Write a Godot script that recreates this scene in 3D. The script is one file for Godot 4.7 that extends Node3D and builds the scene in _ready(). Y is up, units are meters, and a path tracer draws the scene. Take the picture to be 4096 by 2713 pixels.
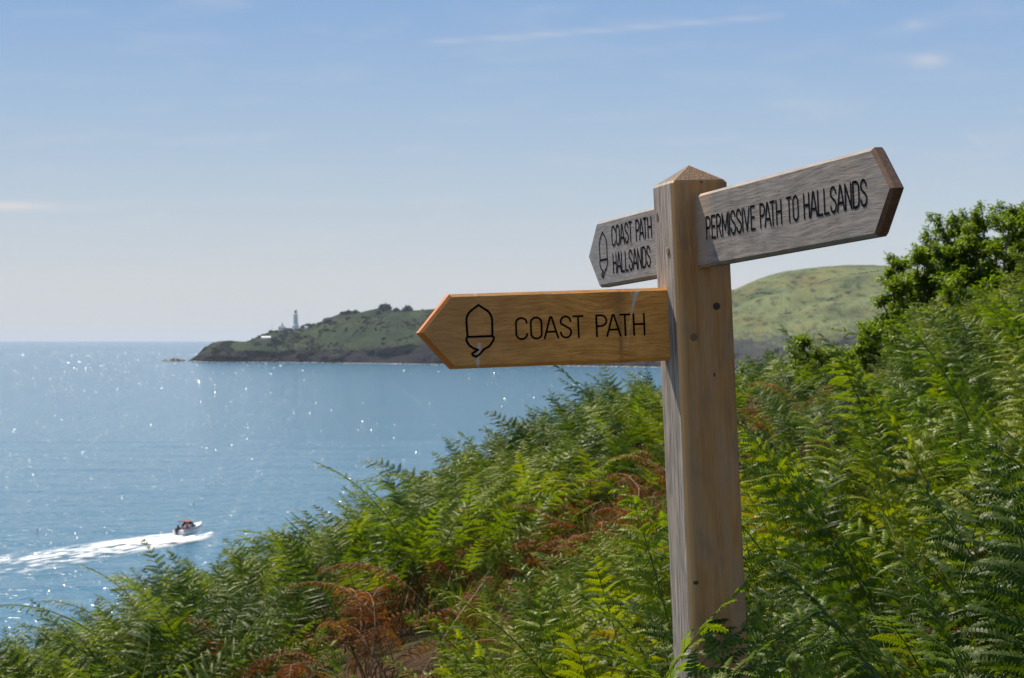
extends Node3D

const EYE := 32.0            # height of the eye above the sea; y = 0 is eye level
const EXPOSURE := 1.85
const FPX := 8824.0          # focal length in pixels of the photograph (used to turn measured sizes into metres)

var rng := RandomNumberGenerator.new()
var names := {}
var mats := {}

# ------------------------------------------------------------------ helpers
func numbered(called: String) -> String:
	if not names.has(called):
		names[called] = 0
		return called
	names[called] += 1
	return "%s_%03d" % [called, names[called]]

func tag(o: Node, label: String, category := "", group := "") -> Node:
	o.set_meta("label", label)
	if category != "":
		o.set_meta("category", category)
	if group != "":
		o.set_meta("group", group)
	return o

func thing(called: String, label: String, category: String, at := Vector3.ZERO, group := "") -> Node3D:
	var o := Node3D.new()
	o.name = numbered(called)
	add_child(o)
	o.position = at
	tag(o, label, category, group)
	return o

func obj(called: String, mesh: Mesh, m: Material, parent: Node = null) -> MeshInstance3D:
	var o := MeshInstance3D.new()
	o.mesh = mesh
	if m:
		o.material_override = m
	if parent == null:
		o.name = numbered(called)
		add_child(o)
	else:
		o.name = called
		parent.add_child(o, true)
	return o

func struct(called: String, mesh: Mesh, m: Material) -> MeshInstance3D:
	var o := obj(called, mesh, m)
	o.set_meta("kind", "structure")
	return o

func lin(r: float, g: float, b: float, a := 1.0) -> Color:
	return Color(r, g, b, a).linear_to_srgb()

func mat(r: float, g: float, b: float, rough := 0.8, spec := 0.5) -> StandardMaterial3D:
	var m := StandardMaterial3D.new()
	m.albedo_color = lin(r, g, b)
	m.roughness = rough
	m.metallic_specular = spec
	return m

func vmat(rough := 0.9, spec := 0.5) -> StandardMaterial3D:
	var m := mat(1, 1, 1, rough, spec)
	m.vertex_color_use_as_albedo = true
	return m

func noise(s: int, freq: float, octaves := 4) -> FastNoiseLite:
	var n := FastNoiseLite.new()
	n.seed = s
	n.noise_type = FastNoiseLite.TYPE_SIMPLEX_SMOOTH
	n.frequency = freq
	n.fractal_octaves = octaves
	return n

func mesh_of(v: PackedVector3Array, nrm: PackedVector3Array, idx: PackedInt32Array, col := PackedColorArray(), uv := PackedVector2Array()) -> ArrayMesh:
	for i in range(0, idx.size(), 3):      # front faces run clockwise
		var p := v[idx[i]]
		if (v[idx[i + 1]] - p).cross(v[idx[i + 2]] - p).dot(nrm[idx[i]] + nrm[idx[i + 1]] + nrm[idx[i + 2]]) > 0.0:
			var k := idx[i + 1]
			idx[i + 1] = idx[i + 2]
			idx[i + 2] = k
	var a := []
	a.resize(Mesh.ARRAY_MAX)
	a[Mesh.ARRAY_VERTEX] = v
	a[Mesh.ARRAY_NORMAL] = nrm
	a[Mesh.ARRAY_INDEX] = idx
	if col.size():
		a[Mesh.ARRAY_COLOR] = col
	if uv.size():
		a[Mesh.ARRAY_TEX_UV] = uv
	var m := ArrayMesh.new()
	m.add_surface_from_arrays(Mesh.PRIMITIVE_TRIANGLES, a)
	return m

# a rows x cols grid of points as one smooth sheet
func sheet(p: PackedVector3Array, rows: int, cols: int, col := PackedColorArray(), uv := PackedVector2Array()) -> ArrayMesh:
	var idx := PackedInt32Array()
	var nrm := PackedVector3Array()
	nrm.resize(p.size())
	for r in rows - 1:
		for c in cols - 1:
			var i := r * cols + c
			idx.append_array([i, i + 1, i + cols, i + 1, i + cols + 1, i + cols])
	for r in rows:
		for c in cols:
			var i := r * cols + c
			var dx := p[r * cols + mini(c + 1, cols - 1)] - p[r * cols + maxi(c - 1, 0)]
			var dz := p[mini(r + 1, rows - 1) * cols + c] - p[maxi(r - 1, 0) * cols + c]
			var n := dx.cross(dz).normalized()
			if n.y < 0:
				n = -n
			nrm[i] = n
	return mesh_of(p, nrm, idx, col, uv)

func st_new() -> SurfaceTool:
	var st := SurfaceTool.new()
	st.begin(Mesh.PRIMITIVE_TRIANGLES)
	st.set_smooth_group(-1)
	return st

func quad(st: SurfaceTool, a: Vector3, b: Vector3, c: Vector3, d: Vector3) -> void:
	for q in [a, b, c, a, c, d]:
		st.add_vertex(q)

func box(st: SurfaceTool, c: Vector3, s: Vector3, b := Basis.IDENTITY) -> void:
	var h := s * 0.5
	var p := []
	for k in 8:
		p.append(c + b * Vector3(h.x * (1 if k & 1 else -1), h.y * (1 if k & 2 else -1), h.z * (1 if k & 4 else -1)))
	quad(st, p[4], p[6], p[7], p[5])
	quad(st, p[1], p[3], p[2], p[0])
	quad(st, p[0], p[2], p[6], p[4])
	quad(st, p[5], p[7], p[3], p[1])
	quad(st, p[2], p[3], p[7], p[6])
	quad(st, p[0], p[4], p[5], p[1])

# profile of (radius, height) pairs turned round the y axis
func lathe(st: SurfaceTool, prof: Array, sides: int, c := Vector3.ZERO) -> void:
	for i in prof.size() - 1:
		for k in sides:
			var a0 := TAU * k / sides
			var a1 := TAU * (k + 1) / sides
			var p0 = c + Vector3(cos(a0) * prof[i].x, prof[i].y, sin(a0) * prof[i].x)
			var p1 = c + Vector3(cos(a1) * prof[i].x, prof[i].y, sin(a1) * prof[i].x)
			var p2 = c + Vector3(cos(a1) * prof[i + 1].x, prof[i + 1].y, sin(a1) * prof[i + 1].x)
			var p3 = c + Vector3(cos(a0) * prof[i + 1].x, prof[i + 1].y, sin(a0) * prof[i + 1].x)
			quad(st, p0, p1, p2, p3)

func tube(st: SurfaceTool, pts: Array, r0: float, r1: float, sides := 5) -> void:
	var n := pts.size()
	for i in n - 1:
		var d: Vector3 = (pts[i + 1] - pts[i]).normalized()
		var x := d.cross(Vector3.UP if absf(d.y) < 0.9 else Vector3.RIGHT).normalized()
		var y := x.cross(d)
		var ra := lerpf(r0, r1, float(i) / (n - 1))
		var rb := lerpf(r0, r1, float(i + 1) / (n - 1))
		for k in sides:
			var a0 := TAU * k / sides
			var a1 := TAU * (k + 1) / sides
			var u0 := x * cos(a0) + y * sin(a0)
			var u1 := x * cos(a1) + y * sin(a1)
			quad(st, pts[i] + u0 * ra, pts[i] + u1 * ra, pts[i + 1] + u1 * rb, pts[i + 1] + u0 * rb)

func done(st: SurfaceTool, smooth := false) -> ArrayMesh:
	if smooth:
		st.index()
	st.generate_normals()
	return st.commit()

func lerp_table(t: Array, x: float, k: int) -> float:
	if x <= t[0][0]:
		return t[0][k]
	for i in t.size() - 1:
		if x <= t[i + 1][0]:
			return lerpf(t[i][k], t[i + 1][k], (x - t[i][0]) / (t[i + 1][0] - t[i][0]))
	return t[-1][k]

# ------------------------------------------------------------------ the hillside
# ground heights (x, metres ahead, height above eye level) that a surveyor could have noted here
var survey := [
	[0, 0, -1.65], [0, -6, -1.6], [0.38, 4.55, -1.68], [1.0, 4.0, -1.55], [-1.0, 5.0, -1.9], [1.17, 9.0, -1.38], [1.8, 10.0, -1.15], [0.0, 7.5, -1.7],
	[-0.65, 10.0, -1.52], [0.04, 11.5, -1.4], [0.57, 13.5, -1.28], [1.81, 15.0, -0.98], [2.7, 18.0, -0.62], [3.4, 15.0, -0.55],
	[-2.4, 10.5, -2.4], [-3.0, 13.0, -2.6], [-2.3, 15.0, -2.45], [-1.61, 17.0, -2.3], [-0.68, 19.0, -2.05], [0.48, 21.0, -1.7], [1.1, 22.0, -1.45],
	[2.24, 22.0, -1.25], [3.1, 22.0, -0.95], [3.7, 23.0, -0.75], [5.5, 20.0, -0.1], [3.0, 8.0, -0.9], [8, -8, -0.2], [-8, -8, -3.2], [8, 10, 0.5], [9, 24, 0.6], [-8, 5, -4.0], [-9, 13, -5.0]]
var tps := PackedFloat64Array()
var ridge_at := [[-12, 6], [-5, 11.5], [-3, 13.2], [-2.3, 15], [-1.6, 17], [-0.7, 19], [0.5, 21], [1.1, 22], [3.7, 23.5], [9, 25], [30, 26]]
var trail := [[-3.4, 6.6], [-2.2, 8.0], [-0.65, 9.9], [0.04, 11.4], [0.57, 13.2], [1.81, 15.2], [2.7, 18.0], [3.3, 20.5]]
var bumps: FastNoiseLite

func phi(r2: float) -> float:
	return 0.0 if r2 < 1e-9 else 0.5 * r2 * log(r2)

func solve_survey() -> void:
	var n := survey.size()
	var m := n + 3
	var a := []
	for i in m:
		var row := PackedFloat64Array()
		row.resize(m + 1)
		a.append(row)
	for i in n:
		for j in n:
			a[i][j] = phi((survey[i][0] - survey[j][0]) ** 2 + (survey[i][1] - survey[j][1]) ** 2) + (0.02 if i == j else 0.0)
		a[i][n] = 1.0
		a[i][n + 1] = survey[i][0]
		a[i][n + 2] = survey[i][1]
		a[n][i] = 1.0
		a[n + 1][i] = survey[i][0]
		a[n + 2][i] = survey[i][1]
		a[i][m] = survey[i][2]
	for c in m:
		var best := c
		for r in range(c + 1, m):
			if absf(a[r][c]) > absf(a[best][c]):
				best = r
		var tmp = a[c]
		a[c] = a[best]
		a[best] = tmp
		for r in range(c + 1, m):
			var f: float = a[r][c] / a[c][c]
			if f != 0.0:
				for k in range(c, m + 1):
					a[r][k] -= f * a[c][k]
	tps.resize(m)
	for c in range(m - 1, -1, -1):
		var s: float = a[c][m]
		for k in range(c + 1, m):
			s -= a[c][k] * tps[k]
		tps[c] = s / a[c][c]

func ground_y(x: float, d: float) -> float:
	var rd := lerp_table(ridge_at, x, 1)
	var dd := clampf(d, -12.0, rd)
	var xx := clampf(x, -9.0, 9.0)
	var n := survey.size()
	var y := tps[n] + tps[n + 1] * xx + tps[n + 2] * dd
	for i in n:
		y += tps[i] * phi((xx - survey[i][0]) ** 2 + (dd - survey[i][1]) ** 2)
	y += bumps.get_noise_2d(x, d) * 0.06
	if d > rd:
		y -= (d - rd) * 0.25 + 0.045 * (d - rd) * (d - rd)
	if x < -9.0:
		y -= (-9.0 - x) * 0.5
	if x > 9.0:
		y += (x - 9.0) * 0.2
	if d < -12.0:
		y -= (-12.0 - d) * 0.02
	return maxf(y, -EYE - 3.0)

func trail_distance(x: float, d: float) -> float:
	var best := 99.0
	var p := Vector2(x, d)
	for i in trail.size() - 1:
		var q := Geometry2D.get_closest_point_to_segment(p, Vector2(trail[i][0], trail[i][1]), Vector2(trail[i + 1][0], trail[i + 1][1]))
		best = minf(best, p.distance_to(q))
	return best

func build_ground() -> void:
	var xs := []
	var ds := []
	var x := -70.0
	while x < 70.0:
		xs.append(x)
		x += 0.3 if absf(x) < 8.0 else (1.2 if absf(x) < 16.0 else 6.0)
	var d := -40.0
	while d < 90.0:
		ds.append(d)
		d += 0.3 if d > 1.0 and d < 25.0 else (1.0 if d > -8.0 and d < 34.0 else 5.0)
	var p := PackedVector3Array()
	var c := PackedColorArray()
	var tone := noise(5, 0.7)
	for dd in ds:
		for xx in xs:
			p.append(Vector3(xx, ground_y(xx, dd), -dd))
			var k := tone.get_noise_2d(xx, dd)
			var base := Color(0.034, 0.023, 0.013).lerp(Color(0.07, 0.036, 0.018), clampf(0.5 + k, 0, 1))
			c.append(base.lerp(Color(0.06, 0.075, 0.02), clampf(tone.get_noise_2d(xx + 50.0, dd) * 1.6, 0, 1)))
	var m := vmat(1.0, 0.2)
	var t := NoiseTexture2D.new()
	t.width = 512
	t.height = 512
	t.seamless = true
	t.noise = noise(8, 0.03, 5)
	m.heightmap_enabled = true
	m.heightmap_texture = t
	m.heightmap_scale = 6.0
	m.uv1_triplanar = true
	m.uv1_world_triplanar = true
	m.uv1_scale = Vector3(0.9, 0.9, 0.9)
	struct("hillside", sheet(p, ds.size(), xs.size(), c), m)

# ------------------------------------------------------------------ the sea
func build_sea() -> void:
	var n := noise(21, 0.012, 5)
	n.fractal_gain = 0.55
	var im := n.get_seamless_image(1024, 1024)
	im.convert(Image.FORMAT_RGBA8)
	im.bump_map_to_normal_map(11.0)
	var m := mat(0.045, 0.135, 0.2, 0.12, 0.36)
	m.normal_enabled = true
	m.normal_texture = ImageTexture.create_from_image(im)
	m.normal_scale = 1.0
	mats.sea = m
	var swell := noise(31, 0.02, 3)
	var rows := []
	var d := -400.0
	while d < 30000.0:
		rows.append(d)
		if d < 140.0:
			d += 60.0
		elif d < 180.0:
			d += 8.0
		elif d < 700.0:
			d += 1.1
		else:
			d *= 1.06
	rows.append(30000.0)
	var cols := 300
	var chop := noise(33, 0.16, 3)
	var p := PackedVector3Array()
	var uv := PackedVector2Array()
	var c := PackedColorArray()
	for dd in rows:
		var half: float = maxf(120.0, absf(dd) * 0.34 + 40.0) if dd < 5000.0 else dd * 0.6
		for k in cols:
			var x := lerpf(-half, half, float(k) / (cols - 1))
			var near: float = clampf((2500.0 - dd) / 1500.0, 0.0, 1.0)
			p.append(Vector3(x, -EYE + (0.22 * swell.get_noise_2d(x * 0.6 + dd * 0.25, dd * 1.6) + (0.14 * chop.get_noise_2d(x * 0.45 + dd * 0.1, dd) * smoothstep(700.0, 220.0, dd) if dd < 720.0 else 0.0)) * near, -dd))
			uv.append(Vector2(x / 70.0 + dd / 900.0, dd / 34.0))
	struct("sea", sheet(p, rows.size(), cols, c, uv), m)
	# facets added for sun glints: tilted about the sun-to-camera mirror angle, sized by distance
	var v := PackedVector3Array([Vector3(-0.5, 0, 0.4), Vector3(0.5, 0, 0.4), Vector3(0.35, 0, -0.4), Vector3(-0.35, 0, -0.4)])
	var nn := PackedVector3Array([Vector3.UP, Vector3.UP, Vector3.UP, Vector3.UP])
	var mm := MultiMesh.new()
	mm.transform_format = MultiMesh.TRANSFORM_3D
	mm.mesh = mesh_of(v, nn, PackedInt32Array([0, 2, 1, 0, 3, 2]))
	rng.seed = 99
	mm.instance_count = 38000
	for i in mm.instance_count:
		var dd := 185.0 * pow(5500.0 / 185.0, rng.randf())
		var x := rng.randf_range(-0.26, 0.26) * dd
		var tilt := Basis(Vector3.RIGHT, deg_to_rad(rng.randfn(23.0, 8.0))) * Basis(Vector3.BACK, deg_to_rad(rng.randfn(7.0, 9.0)))
		var size := (rng.randf_range(0.2, 0.42) if i % 18 else rng.randf_range(0.42, 0.7)) * dd * 0.00047
		mm.set_instance_transform(i, Transform3D(tilt.scaled_local(Vector3.ONE * size), Vector3(x, -EYE + 0.03 + 0.22 * swell.get_noise_2d(x * 0.6 + dd * 0.25, dd * 1.6) + size * 0.1, -dd)))
	var mi := MultiMeshInstance3D.new()
	mi.name = "glint_facets"
	mi.multimesh = mm
	mi.material_override = mat(0.045, 0.135, 0.2, 0.22, 0.36)
	mi.set_meta("kind", "stuff")
	tag(mi, "small wave facets added for sun glints all over the blue bay", "waves")
	add_child(mi)

# ------------------------------------------------------------------ the headland
# column of the photograph, rows of waterline, cliff top and skyline, depth of the slope behind the waterline
var land := [
	[757, 1446.5, 1442, 1441, 20], [795, 1447.5, 1424, 1416, 40], [854, 1449, 1400, 1372, 70], [872, 1449, 1399, 1366, 75], [907, 1449.5, 1400, 1364, 80], [978, 1450, 1404, 1366, 90], [1008, 1450, 1404, 1358, 100],
	[1037, 1450, 1404, 1342, 110], [1091, 1450, 1404, 1326, 120], [1130, 1450, 1402, 1321, 125], [1191, 1451, 1401, 1315, 130], [1250, 1451, 1401, 1302, 150], [1292, 1452, 1402, 1283, 180], [1357, 1453, 1401, 1257, 220],
	[1445, 1454, 1404, 1250, 240], [1522, 1455, 1396, 1232, 260], [1570, 1456, 1390, 1240, 270], [1640, 1457, 1380, 1245, 280], [1735, 1458, 1370, 1238, 300], [2000, 1461, 1372, 1222, 330], [2350, 1466, 1376, 1200, 380],
	[2680, 1471, 1378, 1180, 430], [2940, 1476, 1362, 1159, 480], [3030, 1478, 1362, 1116, 520], [3150, 1480, 1358, 1082, 560], [3290, 1483, 1348, 1066, 600], [3390, 1485, 1345, 1059, 620], [3550, 1488, 1340, 1063, 640],
	[3640, 1490, 1340, 1070, 640], [4100, 1496, 1340, 1090, 660], [4800, 1505, 1340, 1120, 700]]
var land_rough: FastNoiseLite

func land_point(u: float, s: float) -> Vector3:
	var dw := EYE * FPX / (lerp_table(land, u, 1) - 1356.5)
	var depth := lerp_table(land, u, 4)
	var dc := dw + 0.12 * depth
	var dr := dw + depth
	var yc := (1356.5 - lerp_table(land, u, 2)) / FPX * dc
	var yr := (1356.5 - lerp_table(land, u, 3)) / FPX * dr
	var d := 0.0
	var y := 0.0
	if s < 0.0:
		d = dw - 20.0
		y = -EYE - 6.0
	elif s < 0.3:                       # cliff
		var t := s / 0.3
		d = lerpf(dw, dc, t)
		y = lerpf(-EYE - 1.0, yc, pow(t, 0.85))
	elif s <= 1.0:                      # grass slope
		var t := (s - 0.3) / 0.7
		d = lerpf(dc, dr, t)
		y = lerpf(yc, yr, t * (1.25 - 0.25 * t))
	else:                               # far side
		var t := s - 1.0
		d = dr + t * (depth + 150.0)
		y = lerpf(yr, -EYE - 5.0, t * t * (3.0 - 2.0 * t))
	var x := (u - 2048.0) / FPX * d
	var k := land_rough.get_noise_3d(x, y * 1.5, d)
	var k2 := land_rough.get_noise_3d(x * 4.0 + 900.0, y * 4.0, d * 4.0)
	var cliff := clampf(1.0 - absf(s - 0.15) / 0.17, 0.0, 1.0)
	var size := clampf((yr + EYE) / 60.0, 0.06, 1.0)
	d += (k * 50.0 + k2 * 18.0) * cliff * size
	var mid := clampf(minf(s - 0.2, 1.0 - s) * 3.0, 0.0, 1.0)
	y += (k * 11.0 + k2 * 2.4) * mid * size + k2 * 1.2 * size * clampf(s * 4.0, 0, 1)
	return Vector3(x, y, -d)

func build_headland() -> void:
	land_rough = noise(77, 0.006, 4)
	var us := []
	var u := 752.0
	while u < 4800.0:
		us.append(u)
		u += 5.0 if u < 1300.0 else (9.0 if u < 3700.0 else 40.0)
	var ss := [-0.05]
	for i in 17:
		ss.append(0.3 * i / 16.0)
	for i in range(1, 41):
		ss.append(0.3 + 0.7 * i / 40.0)
	for i in range(1, 9):
		ss.append(1.0 + i / 8.0)
	var p := PackedVector3Array()
	var c := PackedColorArray()
	var tone := noise(12, 0.012, 4)
	var fine := noise(13, 0.05, 3)
	for s in ss:
		for uu in us:
			var q := land_point(uu, s)
			p.append(q)
			var k := tone.get_noise_3d(q.x, q.y * 3.0, q.z * 0.6)
			var f := fine.get_noise_3d(q.x, q.y * 2.0, q.z)
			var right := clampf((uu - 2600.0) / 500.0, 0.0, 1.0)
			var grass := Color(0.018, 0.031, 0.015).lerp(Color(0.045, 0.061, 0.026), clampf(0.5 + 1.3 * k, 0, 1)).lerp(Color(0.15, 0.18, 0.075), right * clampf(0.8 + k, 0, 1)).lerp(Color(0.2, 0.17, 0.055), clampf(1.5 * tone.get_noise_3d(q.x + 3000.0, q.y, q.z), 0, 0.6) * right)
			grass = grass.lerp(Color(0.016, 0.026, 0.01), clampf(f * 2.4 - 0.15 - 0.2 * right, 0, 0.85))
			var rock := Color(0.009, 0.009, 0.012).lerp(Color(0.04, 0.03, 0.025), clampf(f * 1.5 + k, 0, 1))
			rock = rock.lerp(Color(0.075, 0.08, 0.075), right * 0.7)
			var edge := 0.3 + 0.14 * k + 0.1 * f
			var g := clampf((s - edge) / 0.03, 0.0, 1.0)
			g = maxf(g, clampf((k * 1.4 + f - 0.25) * 3.0, 0.0, 0.8) * clampf(s * 6.0 - 0.5, 0, 1))
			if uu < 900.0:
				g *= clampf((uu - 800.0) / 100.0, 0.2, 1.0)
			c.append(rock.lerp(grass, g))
	var m := vmat(1.0, 0.2)
	var t := NoiseTexture2D.new()
	t.width = 512
	t.height = 512
	t.seamless = true
	t.noise = noise(9, 0.02, 5)
	m.heightmap_enabled = true
	m.heightmap_texture = t
	m.heightmap_scale = 420.0
	m.uv1_triplanar = true
	m.uv1_world_triplanar = true
	m.uv1_scale = Vector3(0.025, 0.025, 0.025)
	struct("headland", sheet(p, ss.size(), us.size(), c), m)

func build_surf() -> void:
	var n := noise(55, 0.02, 4)
	var p := PackedVector3Array()
	var c := PackedColorArray()
	var cols := 0
	for row in 6:
		cols = 0
		var u := 640.0
		while u < 2900.0:
			var d := EYE * FPX / (lerp_table(land, u, 1) - 1356.5) + 12.0 - row * 9.0
			p.append(Vector3((u - 2048.0) / FPX * d, -EYE + 0.5, -d))
			c.append(Color(0.8, 0.82, 0.84, clampf(n.get_noise_2d(u * 3.0, row * 30.0) * 2.5 + 0.35, 0.0, 0.9) * (0.0 if row == 5 else 1.0)))
			u += 4.0
			cols += 1
	var m := vmat(0.9)
	m.transparency = BaseMaterial3D.TRANSPARENCY_ALPHA
	var o := obj("surf", sheet(p, 6, cols, c), m)
	o.set_meta("kind", "stuff")
	tag(o, "thin white line of surf along the foot of the headland cliffs", "surf")

# a lumpy, leafy clump for distant shrubs and outcrops
func clump(seed_value: int, r: Vector3, leafy: bool) -> ArrayMesh:
	var st := st_new()
	var n := noise(seed_value, 0.9, 3)
	var seg := 14
	var pts := []
	for i in seg + 1:
		for k in seg:
			var th := PI * i / seg
			var ph := TAU * k / seg
			var q := Vector3(sin(th) * cos(ph), cos(th), sin(th) * sin(ph))
			var s := 1.0 + 0.75 * n.get_noise_3dv(q * 2.2)
			pts.append(Vector3(q.x * r.x, maxf(q.y * r.y, -r.y * 0.4), q.z * r.z) * s)
	for i in seg:
		for k in seg:
			quad(st, pts[i * seg + k], pts[i * seg + (k + 1) % seg], pts[(i + 1) * seg + (k + 1) % seg], pts[(i + 1) * seg + k])
	if leafy:
		var g := RandomNumberGenerator.new()
		g.seed = seed_value
		for i in 160:
			var q = pts[g.randi() % pts.size()] * g.randf_range(0.95, 1.18)
			var a := Vector3(g.randf_range(-1, 1), g.randf_range(-1, 1), g.randf_range(-1, 1)).normalized() * r.x * 0.13
			var b := Vector3(g.randf_range(-1, 1), g.randf_range(-1, 1), g.randf_range(-1, 1)).normalized() * r.x * 0.13
			for w in [q, q + a, q + b]:
				st.add_vertex(w)
	return done(st)

func build_far_things() -> void:
	var white := mat(0.95, 0.86, 0.73, 0.8)
	var grey := mat(0.22, 0.23, 0.25, 0.9)
	var dark := mat(0.03, 0.033, 0.04, 0.4)
	# lighthouse
	var at := land_point(1182, 0.97)
	var t := thing("lighthouse", "tall white lighthouse tower with gallery and lantern on the far headland", "lighthouse", at + Vector3(0, -0.4, 0))
	t.scale = Vector3(1.14, 1.04, 1.14)
	var st := st_new()
	lathe(st, [Vector2(4.3, -3.0), Vector2(4.2, 6.0), Vector2(3.7, 6.2), Vector2(3.3, 6.6)], 16)
	obj("base", done(st), white, t)
	st = st_new()
	lathe(st, [Vector2(3.3, 6.4), Vector2(3.1, 9.0), Vector2(2.85, 14.0), Vector2(2.7, 19.2), Vector2(2.9, 19.8), Vector2(3.1, 20.3), Vector2(0.0, 20.3)], 20)
	obj("tower", done(st), white, t)
	st = st_new()
	lathe(st, [Vector2(2.7, 20.2), Vector2(3.45, 20.5), Vector2(3.45, 20.75), Vector2(3.2, 20.75), Vector2(0.0, 20.8)], 20)
	obj("gallery", done(st), white, t)
	st = st_new()
	for k in 16:
		var a := TAU * k / 16
		tube(st, [Vector3(cos(a) * 3.3, 20.7, sin(a) * 3.3), Vector3(cos(a) * 3.3, 21.8, sin(a) * 3.3)], 0.05, 0.05, 4)
		var a2 := TAU * (k + 1) / 16
		tube(st, [Vector3(cos(a) * 3.3, 21.8, sin(a) * 3.3), Vector3(cos(a2) * 3.3, 21.8, sin(a2) * 3.3)], 0.05, 0.05, 4)
	obj("railing", done(st), white, t)
	st = st_new()
	lathe(st, [Vector2(1.7, 20.7), Vector2(1.7, 22.2), Vector2(1.75, 22.25)], 12)
	obj("lantern_base", done(st), white, t)
	st = st_new()
	lathe(st, [Vector2(1.6, 22.2), Vector2(1.6, 25.0)], 12)
	obj("lantern_glass", done(st), mat(0.16, 0.18, 0.2, 0.15), t)
	st = st_new()
	for k in 12:
		var a := TAU * k / 12
		tube(st, [Vector3(cos(a) * 1.64, 22.2, sin(a) * 1.64), Vector3(cos(a) * 1.64, 25.0, sin(a) * 1.64)], 0.06, 0.06, 4)
	obj("glazing_bar", done(st), white, t)
	st = st_new()
	lathe(st, [Vector2(1.85, 24.95), Vector2(1.8, 25.2), Vector2(1.4, 26.1), Vector2(0.7, 26.8), Vector2(0.25, 27.0), Vector2(0.25, 27.4), Vector2(0.0, 27.8)], 14)
	obj("dome", done(st), mat(0.3, 0.31, 0.32, 0.6), t)
	for q in [[0.6, 8.5], [0.2, 12.5], [0.5, 16.5]]:
		st = st_new()
		box(st, Vector3(q[0] * 0.6, q[1], 3.28 - q[1] * 0.025), Vector3(0.8, 1.5, 0.3))
		obj("window", done(st), dark, t)
	st = st_new()
	box(st, Vector3(0.4, 1.2, 4.25), Vector3(1.2, 2.4, 0.3))
	obj("door", done(st), grey, t)
	# keeper's house
	at = land_point(1128, 0.97)
	t = thing("keepers_house", "small white house with a pyramid roof just left of the lighthouse", "house", at)
	st = st_new()
	box(st, Vector3(0, 1.8, 0), Vector3(10, 7.6, 8))
	obj("wall", done(st), white, t)
	st = st_new()
	for k in 4:
		var a := PI / 4 + PI / 2 * k
		var p0 := Vector3(cos(a) * 7.6, 5.5, sin(a) * 6.2)
		var p1 := Vector3(cos(a + PI / 2) * 7.6, 5.5, sin(a + PI / 2) * 6.2)
		for w in [p0, p1, Vector3(0, 9.2, 0)]:
			st.add_vertex(w)
	obj("roof", done(st), mat(0.4, 0.4, 0.4, 0.9), t)
	st = st_new()
	box(st, Vector3(0, 9.8, 0), Vector3(1.3, 2.4, 1.3))
	obj("chimney", done(st), mat(0.12, 0.12, 0.13), t)
	for k in 3:
		st = st_new()
		box(st, Vector3(-3.0 + 3.0 * k, 2.8, 4.0), Vector3(1.1, 1.7, 0.3))
		obj("window", done(st), dark, t)
	# wall between house and tower
	at = land_point(1155, 0.95)
	st = st_new()
	box(st, Vector3(0, 0.4, 0), Vector3(17, 5.0, 0.8))
	box(st, Vector3(0, 3.0, 0), Vector3(17.2, 0.3, 1.1))
	var o := obj("compound_wall", done(st), mat(0.16, 0.17, 0.2))
	o.position = at
	tag(o, "grey compound wall joining the white house to the lighthouse", "wall")
	# shed right of the lighthouse
	at = land_point(1224, 0.93)
	t = thing("white_shed", "tiny white shed among dark shrubs right of the lighthouse", "shed", at)
	st = st_new()
	box(st, Vector3(0, 0.8, 0), Vector3(4.6, 3.6, 3.5))
	obj("wall", done(st), white, t)
	st = st_new()
	quad(st, Vector3(-2.6, 2.55, 2.1), Vector3(2.6, 2.55, 2.1), Vector3(2.6, 3.4, 0), Vector3(-2.6, 3.4, 0))
	quad(st, Vector3(2.6, 2.55, -2.1), Vector3(-2.6, 2.55, -2.1), Vector3(-2.6, 3.4, 0), Vector3(2.6, 3.4, 0))
	obj("roof", done(st), mat(0.5, 0.49, 0.47), t)
	# low white building on the slope
	at = land_point(1064, 0.72)
	t = thing("low_white_building", "long low white building on the slope below the lighthouse", "building", at)
	st = st_new()
	box(st, Vector3(0, 0.6, 0), Vector3(12.8, 3.4, 4.0))
	obj("wall", done(st), mat(0.8, 0.78, 0.74), t)
	st = st_new()
	quad(st, Vector3(-6.8, 2.0, 2.8), Vector3(6.8, 2.0, 2.8), Vector3(6.8, 4.0, -0.4), Vector3(-6.8, 4.0, -0.4))
	quad(st, Vector3(-6.8, 4.0, -0.4), Vector3(6.8, 4.0, -0.4), Vector3(6.8, 2.0, -2.8), Vector3(-6.8, 2.0, -2.8))
	obj("roof", done(st), mat(0.85, 0.83, 0.8), t)
	# mast
	at = land_point(1089, 0.98)
	t = thing("signal_mast", "thin grey mast standing left of the small white house", "mast", at)
	st = st_new()
	tube(st, [Vector3(0, -1, 0), Vector3(0, 12, 0)], 0.2, 0.1, 6)
	obj("pole", done(st), grey, t)
	st = st_new()
	tube(st, [Vector3(-1.2, 9, 0), Vector3(1.2, 9, 0)], 0.07, 0.07, 4)
	obj("yard", done(st), grey, t)
	# low scrub scattered over the slopes
	var scrub := MultiMesh.new()
	scrub.transform_format = MultiMesh.TRANSFORM_3D
	scrub.use_colors = true
	scrub.mesh = clump(160, Vector3(1.0, 0.55, 1.0), true)
	scrub.instance_count = 1500
	rng.seed = 31
	var thick := noise(162, 0.02, 3)
	var placed := 0
	for q in [[3430, 3530, 0.84, 0.9], [3240, 3340, 0.74, 0.79], [3310, 3400, 0.6, 0.66], [3120, 3180, 0.5, 0.52], [2990, 3110, 0.8, 0.72]]:
		for i in 26:
			var f := i / 25.0
			scrub.set_instance_transform(placed, Transform3D(Basis(Vector3.UP, rng.randf() * TAU).scaled_local(Vector3.ONE * rng.randf_range(0.6, 1.5)), land_point(lerpf(q[0], q[1], f), lerpf(q[2], q[3], f) + rng.randf_range(-0.006, 0.006))))
			scrub.set_instance_color(placed, Color(0.03, 0.04, 0.02))
			placed += 1
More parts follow.
